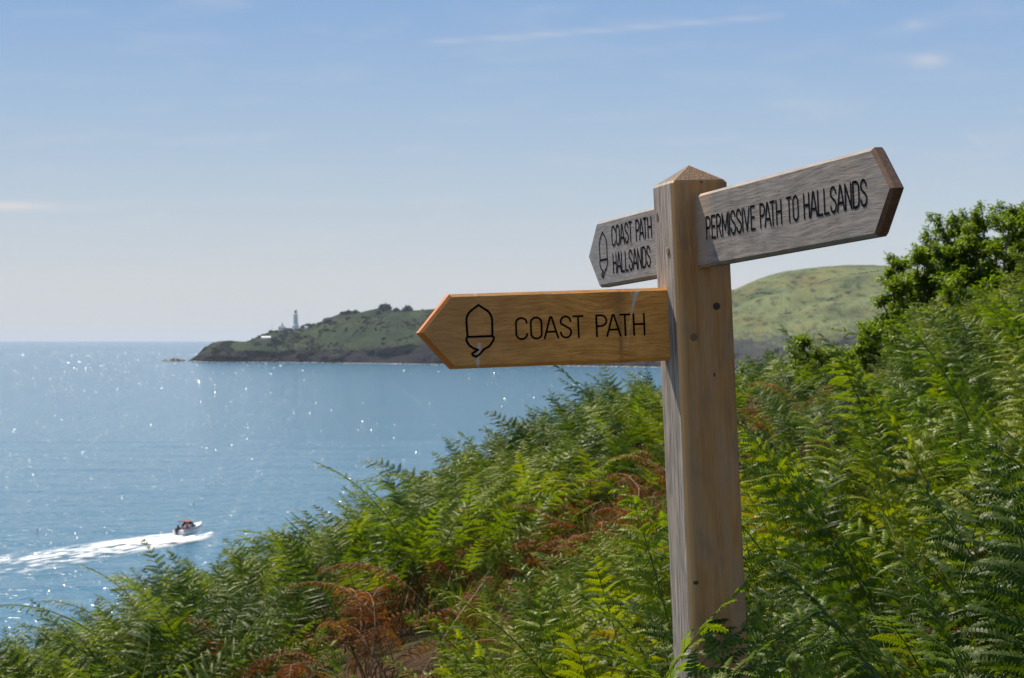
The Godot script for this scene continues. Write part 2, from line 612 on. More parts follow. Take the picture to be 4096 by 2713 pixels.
	while placed < scrub.instance_count:
		var u := 800.0 + 1700.0 * rng.randf() ** 1.3
		var q := land_point(u, rng.randf_range(0.22, 1.0))
		if thick.get_noise_2d(q.x, q.z * 0.5) < rng.randf_range(-0.1, 0.35):
			continue
		var size := rng.randf_range(0.7, 2.2) * (1.0 if rng.randf() < 0.85 else 1.8)
		scrub.set_instance_transform(placed, Transform3D(Basis(Vector3.UP, rng.randf() * TAU).scaled_local(Vector3.ONE * size), q))
		scrub.set_instance_color(placed, Color(0.014, 0.022, 0.01).lerp(Color(0.04, 0.045, 0.018), rng.randf()))
		placed += 1
	var si := MultiMeshInstance3D.new()
	si.name = "gorse_scrub"
	si.multimesh = scrub
	si.material_override = vmat(0.9, 0.3)
	si.set_meta("kind", "stuff")
	tag(si, "dark low scrub dotted over the green slopes of the headland", "scrub")
	add_child(si)
	# shrubs and outcrops on the skyline
	var leaf := mat(0.018, 0.028, 0.012, 0.9)
	var shrubs := [[1213, 0.99, 4.5, "round dark shrub close behind the lighthouse on its right"], [1233, 0.99, 6.0, "larger dark shrub behind the tiny white shed"], [1254, 0.98, 3.5, "low dark shrub on the slope right of the tiny shed"], [1303, 0.99, 4.0, "small dark shrub where the headland skyline steepens"],
		[1320, 0.97, 3.0, "low shrub just right of the skyline step on the headland"], [1395, 1.0, 6.0, "wide dark thicket along the headland skyline"], [1422, 1.0, 5.5, "right end of the dark thicket on the headland skyline"], [1370, 1.0, 4.5, "left end of the dark thicket on the headland skyline"],
		[1312, 0.86, 6.5, "dark shrub on the slope beneath the skyline step"], [1028, 0.6, 6.0, "dark shrub under the long low white building"], [1100, 0.6, 6.5, "dark shrub in the gully below the white house"], [1085, 0.5, 6.0, "dark shrub lower down the gully of the headland"]]
	for k in shrubs.size():
		var q = shrubs[k]
		at = land_point(q[0], q[1])
		o = obj("shrub", clump(100 + k, Vector3(q[2], q[2] * 0.62, q[2] * 0.8), true), leaf)
		o.position = at
		tag(o, q[3], "shrub", "dark shrubs on the headland")
	var stone := mat(0.045, 0.045, 0.04, 1.0)
	var crags := [[1542, 1.0, 9.0, 6.0, "largest dark crag on top of the headland skyline"], [1586, 1.0, 4.5, 3.4, "small crag between the two larger skyline crags"], [1630, 1.0, 8.0, 6.5, "pointed dark crag nearest the tip of the orange sign"]]
	for k in crags.size():
		var q = crags[k]
		at = land_point(q[0], q[1])
		o = obj("crag", clump(140 + k, Vector3(q[2], q[3], q[2] * 0.8), true), stone)
		o.position = at
		tag(o, q[4], "crag", "crags on the headland skyline")
	var wet := mat(0.028, 0.027, 0.028, 0.6)
	var reef := [[662, 7.0, 2.4, "leftmost low dark sea rock off the tip of the headland"], [700, 9.0, 4.2, "larger dark sea rock off the headland tip"], [728, 6.0, 3.0, "dark sea rock closest to the headland tip"]]
	for k in reef.size():
		var q = reef[k]
		var d := EYE * FPX / (1446.5 - 1356.5)
		o = obj("sea_rock", clump(150 + k, Vector3(q[1], q[2], 5.0), false), wet)
		o.position = Vector3((q[0] - 2048.0) / FPX * d, -EYE - 0.2, -d)
		tag(o, q[3], "rock", "rocks off the headland")

# ------------------------------------------------------------------ the boat
func build_boat() -> void:
	var d0 := 358.0
	var at := Vector3((757.0 - 2048.0) / FPX * d0, -EYE, -d0)
	var head := Vector3(0.5, 0, -0.87).normalized()
	var b := Basis(Vector3(-head.z, 0, head.x), Vector3.UP, -head)     # local -z is the bow
	b = b * Basis(Vector3.RIGHT, deg_to_rad(5.0))
	var t := thing("motor_boat", "small pale motor boat with a red canopy speeding across the bay", "boat", at + Vector3(0, 0.45, 0))
	t.basis = b
	var gel := mat(0.94, 0.9, 0.84, 0.4)
	# hull lofted from transom (z = 2.9) to bow (z = -3.1)
	var secs := [[2.9, 1.1, 0.95, 0.0], [1.5, 1.22, 0.98, -0.05], [0.0, 1.25, 1.05, -0.08], [-1.3, 1.12, 1.16, -0.02], [-2.3, 0.72, 1.28, 0.15], [-2.9, 0.3, 1.36, 0.5], [-3.15, 0.03, 1.4, 0.9]]
	var st := st_new()
	var ring := func(s: Array) -> Array:
		return [Vector3(-s[1], s[2], s[0]), Vector3(-s[1] * 0.97, s[2] * 0.55, s[0]), Vector3(-s[1] * 0.82, s[3] + 0.12, s[0]), Vector3(0, s[3] - 0.25, s[0]), Vector3(s[1] * 0.82, s[3] + 0.12, s[0]), Vector3(s[1] * 0.97, s[2] * 0.55, s[0]), Vector3(s[1], s[2], s[0])]
	for i in secs.size() - 1:
		var r0: Array = ring.call(secs[i])
		var r1: Array = ring.call(secs[i + 1])
		for k in 6:
			quad(st, r0[k], r1[k], r1[k + 1], r0[k + 1])
	var tr: Array = ring.call(secs[0])
	for k in range(1, 6):
		for w in [tr[0], tr[k], tr[k + 1]]:
			st.add_vertex(w)
	obj("hull", done(st), gel, t)
	for s in [-1, 1]:
		st = st_new()
		for i in secs.size() - 2:
			var p0 := Vector3(s * secs[i][1] * 1.005 + s * 0.01, secs[i][2] * 0.72, secs[i][0])
			var p1 := Vector3(s * secs[i + 1][1] * 1.005 + s * 0.01, secs[i + 1][2] * 0.72, secs[i + 1][0])
			var e := Vector3(0, 0.14, 0)
			quad(st, p0, p1, p1 + e, p0 + e)
		obj("stripe", done(st), mat(0.16, 0.16, 0.17, 0.5), t)
	st = st_new()
	for s in [-1, 1]:
		var pts := []
		for q in secs:
			pts.append(Vector3(s * q[1], q[2] + 0.02, q[0]))
		tube(st, pts, 0.07, 0.07, 6)
	obj("rubbing_strake", done(st), mat(0.5, 0.5, 0.5, 0.6), t)
	st = st_new()
	var fd := []
	for q in secs.slice(2):
		fd.append(q)
	for i in fd.size() - 1:
		quad(st, Vector3(-fd[i][1], fd[i][2], fd[i][0]), Vector3(fd[i][1], fd[i][2], fd[i][0]), Vector3(fd[i + 1][1], fd[i + 1][2], fd[i + 1][0]), Vector3(-fd[i + 1][1], fd[i + 1][2], fd[i + 1][0]))
	obj("foredeck", done(st), mat(0.7, 0.69, 0.67, 0.5), t)
	st = st_new()
	box(st, Vector3(0, 0.35, 1.45), Vector3(2.2, 0.06, 2.9))
	obj("cockpit_floor", done(st), mat(0.7, 0.68, 0.65, 0.8), t)
	st = st_new()
	box(st, Vector3(0, 1.25, -0.45), Vector3(1.7, 0.5, 0.9))
	obj("cuddy", done(st), gel, t)
	st = st_new()
	quad(st, Vector3(-0.95, 1.15, -0.5), Vector3(0.95, 1.15, -0.5), Vector3(0.8, 1.95, 0.05), Vector3(-0.8, 1.95, 0.05))
	quad(st, Vector3(-0.95, 1.15, -0.5), Vector3(-0.8, 1.95, 0.05), Vector3(-0.95, 1.5, 0.6), Vector3(-1.0, 1.1, 0.6))
	quad(st, Vector3(0.95, 1.15, -0.5), Vector3(0.8, 1.95, 0.05), Vector3(0.95, 1.5, 0.6), Vector3(1.0, 1.1, 0.6))
	obj("windscreen", done(st), mat(0.03, 0.03, 0.035, 0.1), t)
	st = st_new()
	for i in 7:
		var x0 := -0.95 + 1.9 * i / 7.0
		var x1 := -0.95 + 1.9 * (i + 1) / 7.0
		var y0 := 2.25 - 0.12 * (x0 / 1.05) ** 2
		var y1 := 2.25 - 0.12 * (x1 / 1.05) ** 2
		quad(st, Vector3(x0, y0, 1.6), Vector3(x1, y1, 1.6), Vector3(x1, y1, 0.1), Vector3(x0, y0, 0.1))
		quad(st, Vector3(x0, y0 - 0.1, 1.6), Vector3(x1, y1 - 0.1, 1.6), Vector3(x1, y1, 1.6), Vector3(x0, y0, 1.6))
	obj("canopy", done(st), mat(0.13, 0.022, 0.026, 0.8), t)
	for s in [-1, 1]:
		for z in [0.15, 1.55]:
			st = st_new()
			tube(st, [Vector3(s * 1.12, 0.95, 1.0), Vector3(s * 0.93, 2.15, z)], 0.03, 0.03, 5)
			obj("canopy_pole", done(st), mat(0.5, 0.5, 0.5, 0.3), t)
	var eng := Node3D.new()
	eng.name = "outboard_engine"
	t.add_child(eng)
	st = st_new()
	lathe(st, [Vector2(0.0, 0.55), Vector2(0.26, 0.6), Vector2(0.3, 0.9), Vector2(0.27, 1.25), Vector2(0.15, 1.4), Vector2(0, 1.42)], 10, Vector3(0, 0, 3.25))
	obj("cowling", done(st), mat(0.02, 0.02, 0.022, 0.4), eng)
	st = st_new()
	box(st, Vector3(0, 0.15, 3.25), Vector3(0.14, 0.9, 0.25))
	obj("leg", done(st), mat(0.02, 0.02, 0.022, 0.5), eng)
	st = st_new()
	box(st, Vector3(0, 0.68, 2.35), Vector3(1.9, 0.5, 0.5))
	obj("bench", done(st), mat(0.8, 0.78, 0.75, 0.7), t)
	# people
	var who := [["person", "person in dark clothing sitting at the stern of the motor boat", Vector3(-0.45, 0.9, 2.2), Color(0.02, 0.022, 0.03)], ["person", "person in a red life jacket behind the windscreen of the boat", Vector3(0.45, 0.85, 1.0), Color(0.55, 0.06, 0.03)]]
	for w in who:
		var pp := thing(w[0], w[1], "person", t.transform * w[2])
		pp.basis = b
		obj("body", sitting_person(), vmat(0.8), pp)
		var cl := obj("jacket", jacket(), mat(w[3].r, w[3].g, w[3].b, 0.8), pp)
		cl.position = Vector3(0, 0, 0)
	# wake
	var foam := noise(41, 0.45, 4)
	var big := noise(42, 0.12, 3)
	var v := PackedVector3Array()
	var c := PackedColorArray()
	var rows := 190
	var cols := 44
	var fwd := Vector3(0.38, 0, -0.925).normalized()
	var side := Vector3(-fwd.z, 0, fwd.x)
	var start := at + head * 4.5
	for r in rows:
		var s := 78.0 * pow(float(r) / (rows - 1), 1.15)       # metres behind the bow
		var half := 1.6 + minf(s, 10.0) * 0.5 + maxf(s - 10.0, 0.0) * 0.07
		for k in cols:
			var a := lerpf(-1.0, 1.0, float(k) / (cols - 1))
			var q := start - fwd * s + side * (a * half + 0.4 * big.get_noise_1d(s * 2.0))
			var f := foam.get_noise_2d(s * 0.35, a * half * 1.6) * 1.4 + big.get_noise_2d(s * 0.6, a * half * 2.0) * 0.8
			var old := clampf((s - 9.0) / 50.0, 0.0, 1.0)
			var edge := 1.0 - pow(absf(a), 3.0)
			var inside := 1.0
			if s < 7.0:
				inside = clampf((absf(a) - 0.4) * 4.0, 0, 1) * clampf(s, 0, 1)
			var al := clampf((0.8 - old * 0.9 + f * 1.1) * 1.5, 0.0, 1.0) * edge * inside * (1.0 - old * 0.5)
			var h := 0.22 * clampf(f + 0.5, 0, 1) * edge * (1.0 - old) + (0.25 * edge * clampf(1.0 - s / 16.0, 0, 1) * absf(a))
			q.y = -EYE + 0.24 + h
			v.append(q)
			c.append(Color(0.8, 0.82, 0.84, al))
	var fm := vmat(0.9)
	fm.transparency = BaseMaterial3D.TRANSPARENCY_ALPHA
	var wk := obj("boat_wake", sheet(v, rows, cols, c), fm)
	wk.set_meta("kind", "stuff")
	tag(wk, "white foaming wake trailing left behind the motor boat", "wake")
	# fishing buoys
	for q in [[149, 2127, "tiny red buoy floating left of the boat near the frame edge"], [774, 2019, "tiny orange buoy floating just beyond the boat"]]:
		var d: float = EYE * FPX / (q[1] - 1356.5)
		var bu := thing("buoy", q[2], "buoy", Vector3((q[0] - 2048.0) / FPX * d, -EYE + 0.12, -d))
		bu.scale = Vector3.ONE * 0.7
		st = st_new()
		lathe(st, [Vector2(0, -0.2), Vector2(0.15, -0.12), Vector2(0.2, 0.04), Vector2(0.15, 0.18), Vector2(0.05, 0.25), Vector2(0, 0.26)], 10)
		obj("float", done(st), mat(0.6, 0.07, 0.03, 0.5), bu)
		st = st_new()
		lathe(st, [Vector2(0.05, 0.24), Vector2(0.06, 0.3), Vector2(0.0, 0.32)], 8)
		obj("cap", done(st), mat(0.1, 0.1, 0.1), bu)

# distance to a tapered capsule, joined smoothly, meshed as surface nets
func sdf_mesh(bones: Array, cell: float, k_smooth: float, colour: Callable) -> ArrayMesh:
	var lo := Vector3.ONE * 99.0
	var hi := -lo
	for q in bones:
		for e in [[q[0], q[2]], [q[1], q[3]]]:
			lo = lo.min(e[0] - Vector3.ONE * (e[1] + cell * 2))
			hi = hi.max(e[0] + Vector3.ONE * (e[1] + cell * 2))
	var n := Vector3i(((hi - lo) / cell).ceil()) + Vector3i.ONE
	var f := PackedFloat32Array()
	f.resize(n.x * n.y * n.z)
	var i := 0
	for z in n.z:
		for y in n.y:
			for x in n.x:
				var p := lo + Vector3(x, y, z) * cell
				var e := 0.0
				for q in bones:
					var ab: Vector3 = q[1] - q[0]
					var t := clampf((p - q[0]).dot(ab) / maxf(ab.length_squared(), 1e-6), 0, 1)
					var dist: float = (p - (q[0] + ab * t)).length() - lerpf(q[2], q[3], t)
					e += exp(-dist / k_smooth)
				f[i] = -log(maxf(e, 1e-30)) * k_smooth
				i += 1
	var at := {}
	var v := PackedVector3Array()
	var nr := PackedVector3Array()
	var col := PackedColorArray()
	var step := [1, n.x, n.x * n.y]
	for z in n.z - 1:
		for y in n.y - 1:
			for x in n.x - 1:
				var o: int = x + y * n.x + z * n.x * n.y
				var s := Vector3.ZERO
				var cnt := 0
				for e in [[0, 1], [2, 3], [4, 5], [6, 7], [0, 2], [1, 3], [4, 6], [5, 7], [0, 4], [1, 5], [2, 6], [3, 7]]:
					var c0 := Vector3(e[0] & 1, (e[0] >> 1) & 1, e[0] >> 2)
					var c1 := Vector3(e[1] & 1, (e[1] >> 1) & 1, e[1] >> 2)
					var f0 := f[o + int(c0.x) + int(c0.y) * n.x + int(c0.z) * n.x * n.y]
					var f1 := f[o + int(c1.x) + int(c1.y) * n.x + int(c1.z) * n.x * n.y]
					if (f0 < 0) != (f1 < 0):
						s += c0.lerp(c1, f0 / (f0 - f1))
						cnt += 1
				if cnt:
					at[o] = v.size()
					var p := lo + (Vector3(x, y, z) + s / cnt) * cell
					v.append(p)
					nr.append(Vector3(f[o + 1] - f[o], f[o + n.x] - f[o], f[o + n.x * n.y] - f[o]).normalized())
					col.append(colour.call(p))
	var idx := PackedInt32Array()
	for z in range(1, n.z - 1):
		for y in range(1, n.y - 1):
			for x in range(1, n.x - 1):
				var o: int = x + y * n.x + z * n.x * n.y
				for ax in 3:
					var o2: int = o + step[ax]
					if (f[o] < 0) == (f[o2] < 0):
						continue
					var b1: int = step[(ax + 1) % 3]
					var b2: int = step[(ax + 2) % 3]
					var q := [at[o - b1 - b2], at[o - b2], at[o], at[o - b1]]
					if f[o] < 0:
						idx.append_array([q[0], q[2], q[1], q[0], q[3], q[2]])
					else:
						idx.append_array([q[0], q[1], q[2], q[0], q[2], q[3]])
	return mesh_of(v, nr, idx, col)

var person_mesh: ArrayMesh
var jacket_mesh: ArrayMesh
func sitting_person() -> ArrayMesh:
	if person_mesh == null:
		var bones := [[Vector3(0, 0.1, 0), Vector3(0, 0.5, 0.02), 0.14, 0.17], [Vector3(0, 0.55, 0.02), Vector3(0, 0.66, 0), 0.06, 0.055], [Vector3(0, 0.74, -0.01), Vector3(0, 0.8, 0), 0.095, 0.1]]
		for s in [-1, 1]:
			bones.append_array([[Vector3(s * 0.09, 0.08, 0), Vector3(s * 0.13, 0.1, -0.42), 0.085, 0.065], [Vector3(s * 0.13, 0.1, -0.42), Vector3(s * 0.13, -0.34, -0.44), 0.06, 0.045], [Vector3(s * 0.13, -0.36, -0.44), Vector3(s * 0.14, -0.37, -0.6), 0.045, 0.035],
				[Vector3(s * 0.19, 0.5, 0.02), Vector3(s * 0.25, 0.24, -0.06), 0.055, 0.045], [Vector3(s * 0.25, 0.24, -0.06), Vector3(s * 0.17, 0.2, -0.3), 0.042, 0.034], [Vector3(s * 0.17, 0.2, -0.3), Vector3(s * 0.14, 0.2, -0.38), 0.035, 0.03]])
		person_mesh = sdf_mesh(bones, 0.03, 0.015, func(p: Vector3) -> Color:
			if p.y > 0.62:
				return Color(0.03, 0.02, 0.015) if p.y > 0.8 or p.z > 0.03 else Color(0.36, 0.22, 0.15)
			return Color(0.36, 0.22, 0.15) if p.z < -0.33 and p.y > 0.15 and absf(p.x) > 0.11 and p.y > 0.18 else Color(0.03, 0.035, 0.05))
	return person_mesh

func jacket() -> ArrayMesh:
	if jacket_mesh == null:
		jacket_mesh = sdf_mesh([[Vector3(-0.05, 0.14, 0), Vector3(-0.06, 0.48, 0.02), 0.15, 0.17], [Vector3(0.05, 0.14, 0), Vector3(0.06, 0.48, 0.02), 0.15, 0.17]], 0.035, 0.02, func(_p: Vector3) -> Color: return Color.WHITE)
	return jacket_mesh

# ------------------------------------------------------------------ the signpost
func wood_board(w: int, h: int, seed_value: int, light: Color, dark_: Color, wave: float, marks: Callable) -> Array:
	var n1 := noise(seed_value, 0.02, 3)
	var n2 := noise(seed_value + 1, 0.01, 3)
	var n3 := noise(seed_value + 2, 0.12, 2)
	var im := Image.create(w, h, false, Image.FORMAT_RGB8)
	var hm := Image.create(w, h, false, Image.FORMAT_RGB8)
	for y in h:
		for x in w:
			var bend := n2.get_noise_2d(x * 0.16, y * 0.5) * wave * 2.0 + n1.get_noise_2d(x * 0.5 + 77.0, y * 0.5) * wave * 0.25
			var g := n1.get_noise_2d(x * 0.2, (y + bend * 60.0) * 4.0)           # streaks
			var fine := n3.get_noise_2d(x * 0.09, (y + bend * 55.0) * 3.2)         # pores
			var blotch := n2.get_noise_2d(x * 0.8 + 500.0, y * 1.2)
			var k := clampf(0.55 + g * 0.55 + fine * 0.4 + blotch * 0.45, 0.0, 1.0)
			var c := dark_.lerp(light, k)
			if fine < -0.38:
				c = c.lerp(dark_ * 0.55, clampf((-0.38 - fine) * 4.0, 0, 0.8))
			var split := n1.get_noise_2d(x * 0.1 + 300.0, (y + bend * 60.0) * 1.3)
			var crack := clampf(1.0 - absf(split - 0.16) * 60.0, 0, 1) * clampf(n2.get_noise_2d(x * 1.2, y * 2.0) * 4.0, 0, 1) * clampf(wave * 4.0 - 0.2, 0, 1)
			c = c.lerp(dark_ * 0.4, crack * 0.8)
			c = marks.call(c, float(x) / w, float(y) / h, g, fine)
			c.a = 1.0
			im.set_pixel(x, y, c.linear_to_srgb())
			var e := clampf(0.6 + fine * 0.5 + g * 0.35 - crack * 0.6, 0, 1)
			hm.set_pixel(x, y, Color(e, e, e))
	return [ImageTexture.create_from_image(im), ImageTexture.create_from_image(hm)]

func wood_mat(tex: Array, relief: float, rough := 0.8) -> StandardMaterial3D:
	var m := mat(1, 1, 1, rough, 0.35)
	m.albedo_texture = tex[0]
	m.heightmap_enabled = true
	m.heightmap_texture = tex[1]
	m.heightmap_scale = relief
	m.texture_repeat = true
	return m

# an arrow shaped finger board in its own axes: x from the butt (0) to the tip (len), y up, front face at z = 0, back at z = -thick
func finger_board(length: float, shoulder: float, height: float, thick: float, flip: bool) -> ArrayMesh:
	var h := height * 0.5
	var ch := 0.006
	var out := [Vector2(0, -h), Vector2(0, h), Vector2(shoulder, h), Vector2(length, 0), Vector2(shoulder, -h)]
	var sc := -1.0 if flip else 1.0
	var inset := []
	var n := out.size()
	for i in n:
		var a: Vector2 = (out[i] - out[(i + n - 1) % n]).normalized()
		var b: Vector2 = (out[(i + 1) % n] - out[i]).normalized()
		var na := Vector2(a.y, -a.x)
		var nb := Vector2(b.y, -b.x)
		var m := (na + nb).normalized()
		inset.append(out[i] + m * ch / maxf(m.dot(na), 0.3))
	var st := SurfaceTool.new()
	st.begin(Mesh.PRIMITIVE_TRIANGLES)
	st.set_smooth_group(-1)
	var put := func(p: Vector2, z: float, kind: int) -> void:
		var uvx := p.x / length
		if flip:
			uvx = 1.0 - uvx
		var uv := Vector2(uvx, 0.5 - p.y / height)
		if kind == 1:
			uv.y += z * 4.0 / height
			uv.x += z * 0.5
		st.set_uv(uv)
		st.add_vertex(Vector3(p.x * sc, p.y, z))
	var tri := func(a: Array, b: Array, c: Array, kind: int) -> void:
		for q in ([a, b, c] if not flip else [a, c, b]):
			put.call(q[0], q[1], kind)
	for i in range(1, n - 1):
		tri.call([inset[0], 0.0], [inset[i], 0.0], [inset[i + 1], 0.0], 0)
		tri.call([inset[0], -thick], [inset[i + 1], -thick], [inset[i], -thick], 0)
	for i in [0, 1, 4]:
		var j: int = (i + 1) % n
		for b in [[inset, 0.0, out, -ch], [out, -ch, out, -thick + ch], [out, -thick + ch, inset, -thick]]:
			tri.call([b[0][i], b[1]], [b[2][i], b[3]], [b[2][j], b[3]], 1)
			tri.call([b[0][i], b[1]], [b[2][j], b[3]], [b[0][j], b[1]], 1)
	st.generate_normals()
	st.generate_tangents()
	var mesh := st.commit()
	st = SurfaceTool.new()
	st.begin(Mesh.PRIMITIVE_TRIANGLES)
	st.set_smooth_group(-1)
	for i in [2, 3]:
		var j: int = (i + 1) % n
		for b in [[inset, 0.0, out, -ch], [out, -ch, out, -thick + ch], [out, -thick + ch, inset, -thick]]:
			for tr in [[[b[0][i], b[1]], [b[2][i], b[3]], [b[2][j], b[3]]], [[b[0][i], b[1]], [b[2][j], b[3]], [b[0][j], b[1]]]]:
				for q in (tr if not flip else [tr[0], tr[2], tr[1]]):
					st.set_uv(Vector2(q[1] * 12.0, q[0].y * 9.0))
					st.add_vertex(Vector3(q[0].x * sc, q[0].y, q[1]))
	st.generate_normals()
	st.generate_tangents()
	return st.commit(mesh)

func board(mesh: ArrayMesh, face: StandardMaterial3D, grain: Color, parent: Node) -> MeshInstance3D:
	var o := obj("finger_board", mesh, null, parent)
	var em: StandardMaterial3D = face.duplicate()
	em.albedo_color = Color(grain.r, grain.g, grain.b)
	em.heightmap_scale = face.heightmap_scale * 0.6
	mesh.surface_set_material(0, face)
	mesh.surface_set_material(1, em)
	return o

func arc(cx: float, cy: float, rx: float, ry: float, a0: float, a1: float, n := 10) -> Array:
	var o := []
	for i in n + 1:
		var a := deg_to_rad(lerpf(a0, a1, float(i) / n))
		o.append(Vector2(cx + rx * cos(a), cy + ry * sin(a)))
	return o

# single stroke capitals, height 1; returns [width, strokes]
func glyph(ch: String) -> Array:
	match ch:
		"C":
			return [0.47, [arc(0.235, 0.765, 0.235, 0.235, 0, 180) + arc(0.235, 0.235, 0.235, 0.235, 180, 360)]]
		"O":
			return [0.47, [arc(0.235, 0.765, 0.235, 0.235, 0, 180) + arc(0.235, 0.235, 0.235, 0.235, 180, 360) + [Vector2(0.47, 0.765)]]]
		"A":
			return [0.6, [[Vector2(0, 0), Vector2(0.27, 1), Vector2(0.33, 1), Vector2(0.6, 0)], [Vector2(0.08, 0.3), Vector2(0.52, 0.3)]]]
		"S":
			return [0.46, [arc(0.23, 0.77, 0.22, 0.23, 0, 210) + [Vector2(0.23, 0.53)] + arc(0.23, 0.25, 0.23, 0.25, 45, -180, 12)]]
		"T":
			return [0.42, [[Vector2(0, 1), Vector2(0.42, 1)], [Vector2(0.21, 1), Vector2(0.21, 0)]]]
		"P":
			return [0.45, [[Vector2(0, 0), Vector2(0, 1), Vector2(0.2, 1)] + arc(0.2, 0.745, 0.25, 0.255, 90, -90) + [Vector2(0, 0.49)]]]
		"H":
			return [0.47, [[Vector2(0, 0), Vector2(0, 1)], [Vector2(0.47, 0), Vector2(0.47, 1)], [Vector2(0, 0.52), Vector2(0.47, 0.52)]]]
		"E":
			return [0.4, [[Vector2(0.4, 1), Vector2(0, 1), Vector2(0, 0), Vector2(0.4, 0)], [Vector2(0, 0.52), Vector2(0.34, 0.52)]]]
		"R":
			return [0.46, [[Vector2(0, 0), Vector2(0, 1), Vector2(0.2, 1)] + arc(0.2, 0.745, 0.24, 0.255, 90, -90) + [Vector2(0, 0.49)], [Vector2(0.22, 0.49), Vector2(0.46, 0)]]]
		"M":
			return [0.62, [[Vector2(0, 0), Vector2(0, 1), Vector2(0.31, 0.25), Vector2(0.62, 1), Vector2(0.62, 0)]]]
		"I":
			return [0.0, [[Vector2(0, 0), Vector2(0, 1)]]]
		"V":
			return [0.56, [[Vector2(0, 1), Vector2(0.28, 0), Vector2(0.56, 1)]]]
		"L":
			return [0.4, [[Vector2(0, 1), Vector2(0, 0), Vector2(0.4, 0)]]]
		"N":
			return [0.5, [[Vector2(0, 0), Vector2(0, 1), Vector2(0.5, 0), Vector2(0.5, 1)]]]
		"D":
			return [0.48, [[Vector2(0, 0), Vector2(0, 1), Vector2(0.22, 1)] + arc(0.22, 0.74, 0.26, 0.26, 90, 0) + arc(0.22, 0.26, 0.26, 0.26, 0, -90) + [Vector2(0, 0)]]]
	return [0.3, []]

# a routed, black filled stroke as a thin inlay with round ends
func stroke_mesh(lines: Array, width: float) -> ArrayMesh:
	var st := st_new()
	var r := width * 0.5
	var z := 0.0006
	for line in lines:
		var n: int = line.size()
		for i in n - 1:
			var a: Vector2 = line[i]
			var b: Vector2 = line[i + 1]
			var dir := (b - a).normalized()
			var m := Vector2(-dir.y, dir.x) * r
			var q := [a + m, b + m, b - m, a - m]
			quad(st, Vector3(q[0].x, q[0].y, z), Vector3(q[1].x, q[1].y, z), Vector3(q[2].x, q[2].y, z), Vector3(q[3].x, q[3].y, z))
		for i in n:
			var zz := z + 0.00005
			for k in 10:
				var a0 := TAU * k / 10
				var a1 := TAU * (k + 1) / 10
				for w in [line[i], line[i] + Vector2(cos(a1), sin(a1)) * r, line[i] + Vector2(cos(a0), sin(a0)) * r]:
					st.add_vertex(Vector3(w.x, w.y, zz))
	return done(st)

func letters(text: String, x0: float, x1: float, y: float, cap: float, stroke: float, ink: Material, parent: Node, space: float) -> void:
	var xs := []
	var x := 0.0
	for i in text.length():
		var ch := text[i]
		if ch == " ":
			x += space
			xs.append(x)
			continue
		xs.append(x)
		var gap := 0.18
		if i + 1 < text.length():
			var two := text.substr(i, 2)
			if two in ["PA", "AT"]:
				gap = 0.01
			elif two in ["OA", "AS", "HA", "SA", "AN", "AL", "ST"]:
				gap = 0.12
		x += glyph(ch)[0] + (gap if i + 1 < text.length() else 0.0)
	var k := (x1 - x0) / x
	for i in text.length():
		if text[i] == " ":
			continue
		var lines := []
		for line in glyph(text[i])[1]:
			var o := []
			for p in line:
				o.append(Vector2(p.x * k, (p.y - 0.5) * cap))
			lines.append(o)
		var l := obj("letter", stroke_mesh(lines, stroke), ink, parent)
		l.position = Vector3(x0 + xs[i] * k, y, 0)
		l.set_meta("label", "letter " + text[i])

func acorn(x: float, y: float, size: float, ink: Material, parent: Node) -> void:
	var s := size / 810.0
	var up := [[-197, -92], [-203, 60], [-205, 170], [-185, 240], [-140, 300], [-70, 350], [-3, 397], [65, 348], [140, 298], [182, 240], [203, 170], [203, 60], [197, -92]]
	var cup := [[-200, -92], [-218, -115], [-215, -160], [-175, -225], [-105, -275], [-40, -297], [-138, -352], [-124, -380], [-72, -404], [0, -352], [55, -292], [140, -250], [208, -165], [222, -115], [200, -92], [-200, -92]]
	var a := []
	var b := []
	for q in up:
		a.append(Vector2(q[0], q[1]) * s)
	for q in cup:
		b.append(Vector2(q[0], q[1]) * s)
	var o := obj("acorn_emblem", stroke_mesh([smooth_line(a), b], 0.0044), ink, parent)
	o.position = Vector3(x, y, 0)
	o.set_meta("label", "black outline of an acorn")

func smooth_line(p: Array) -> Array:
	var o := []
	var n := p.size()
	for i in n - 1:
		for k in 3:
			o.append(p[i].cubic_interpolate(p[i + 1], p[maxi(i - 1, 0)], p[mini(i + 2, n - 1)], k / 3.0) if i != 5 and i != 6 else p[i].lerp(p[i + 1], k / 3.0))
	o.append(p[n - 1])
	return o

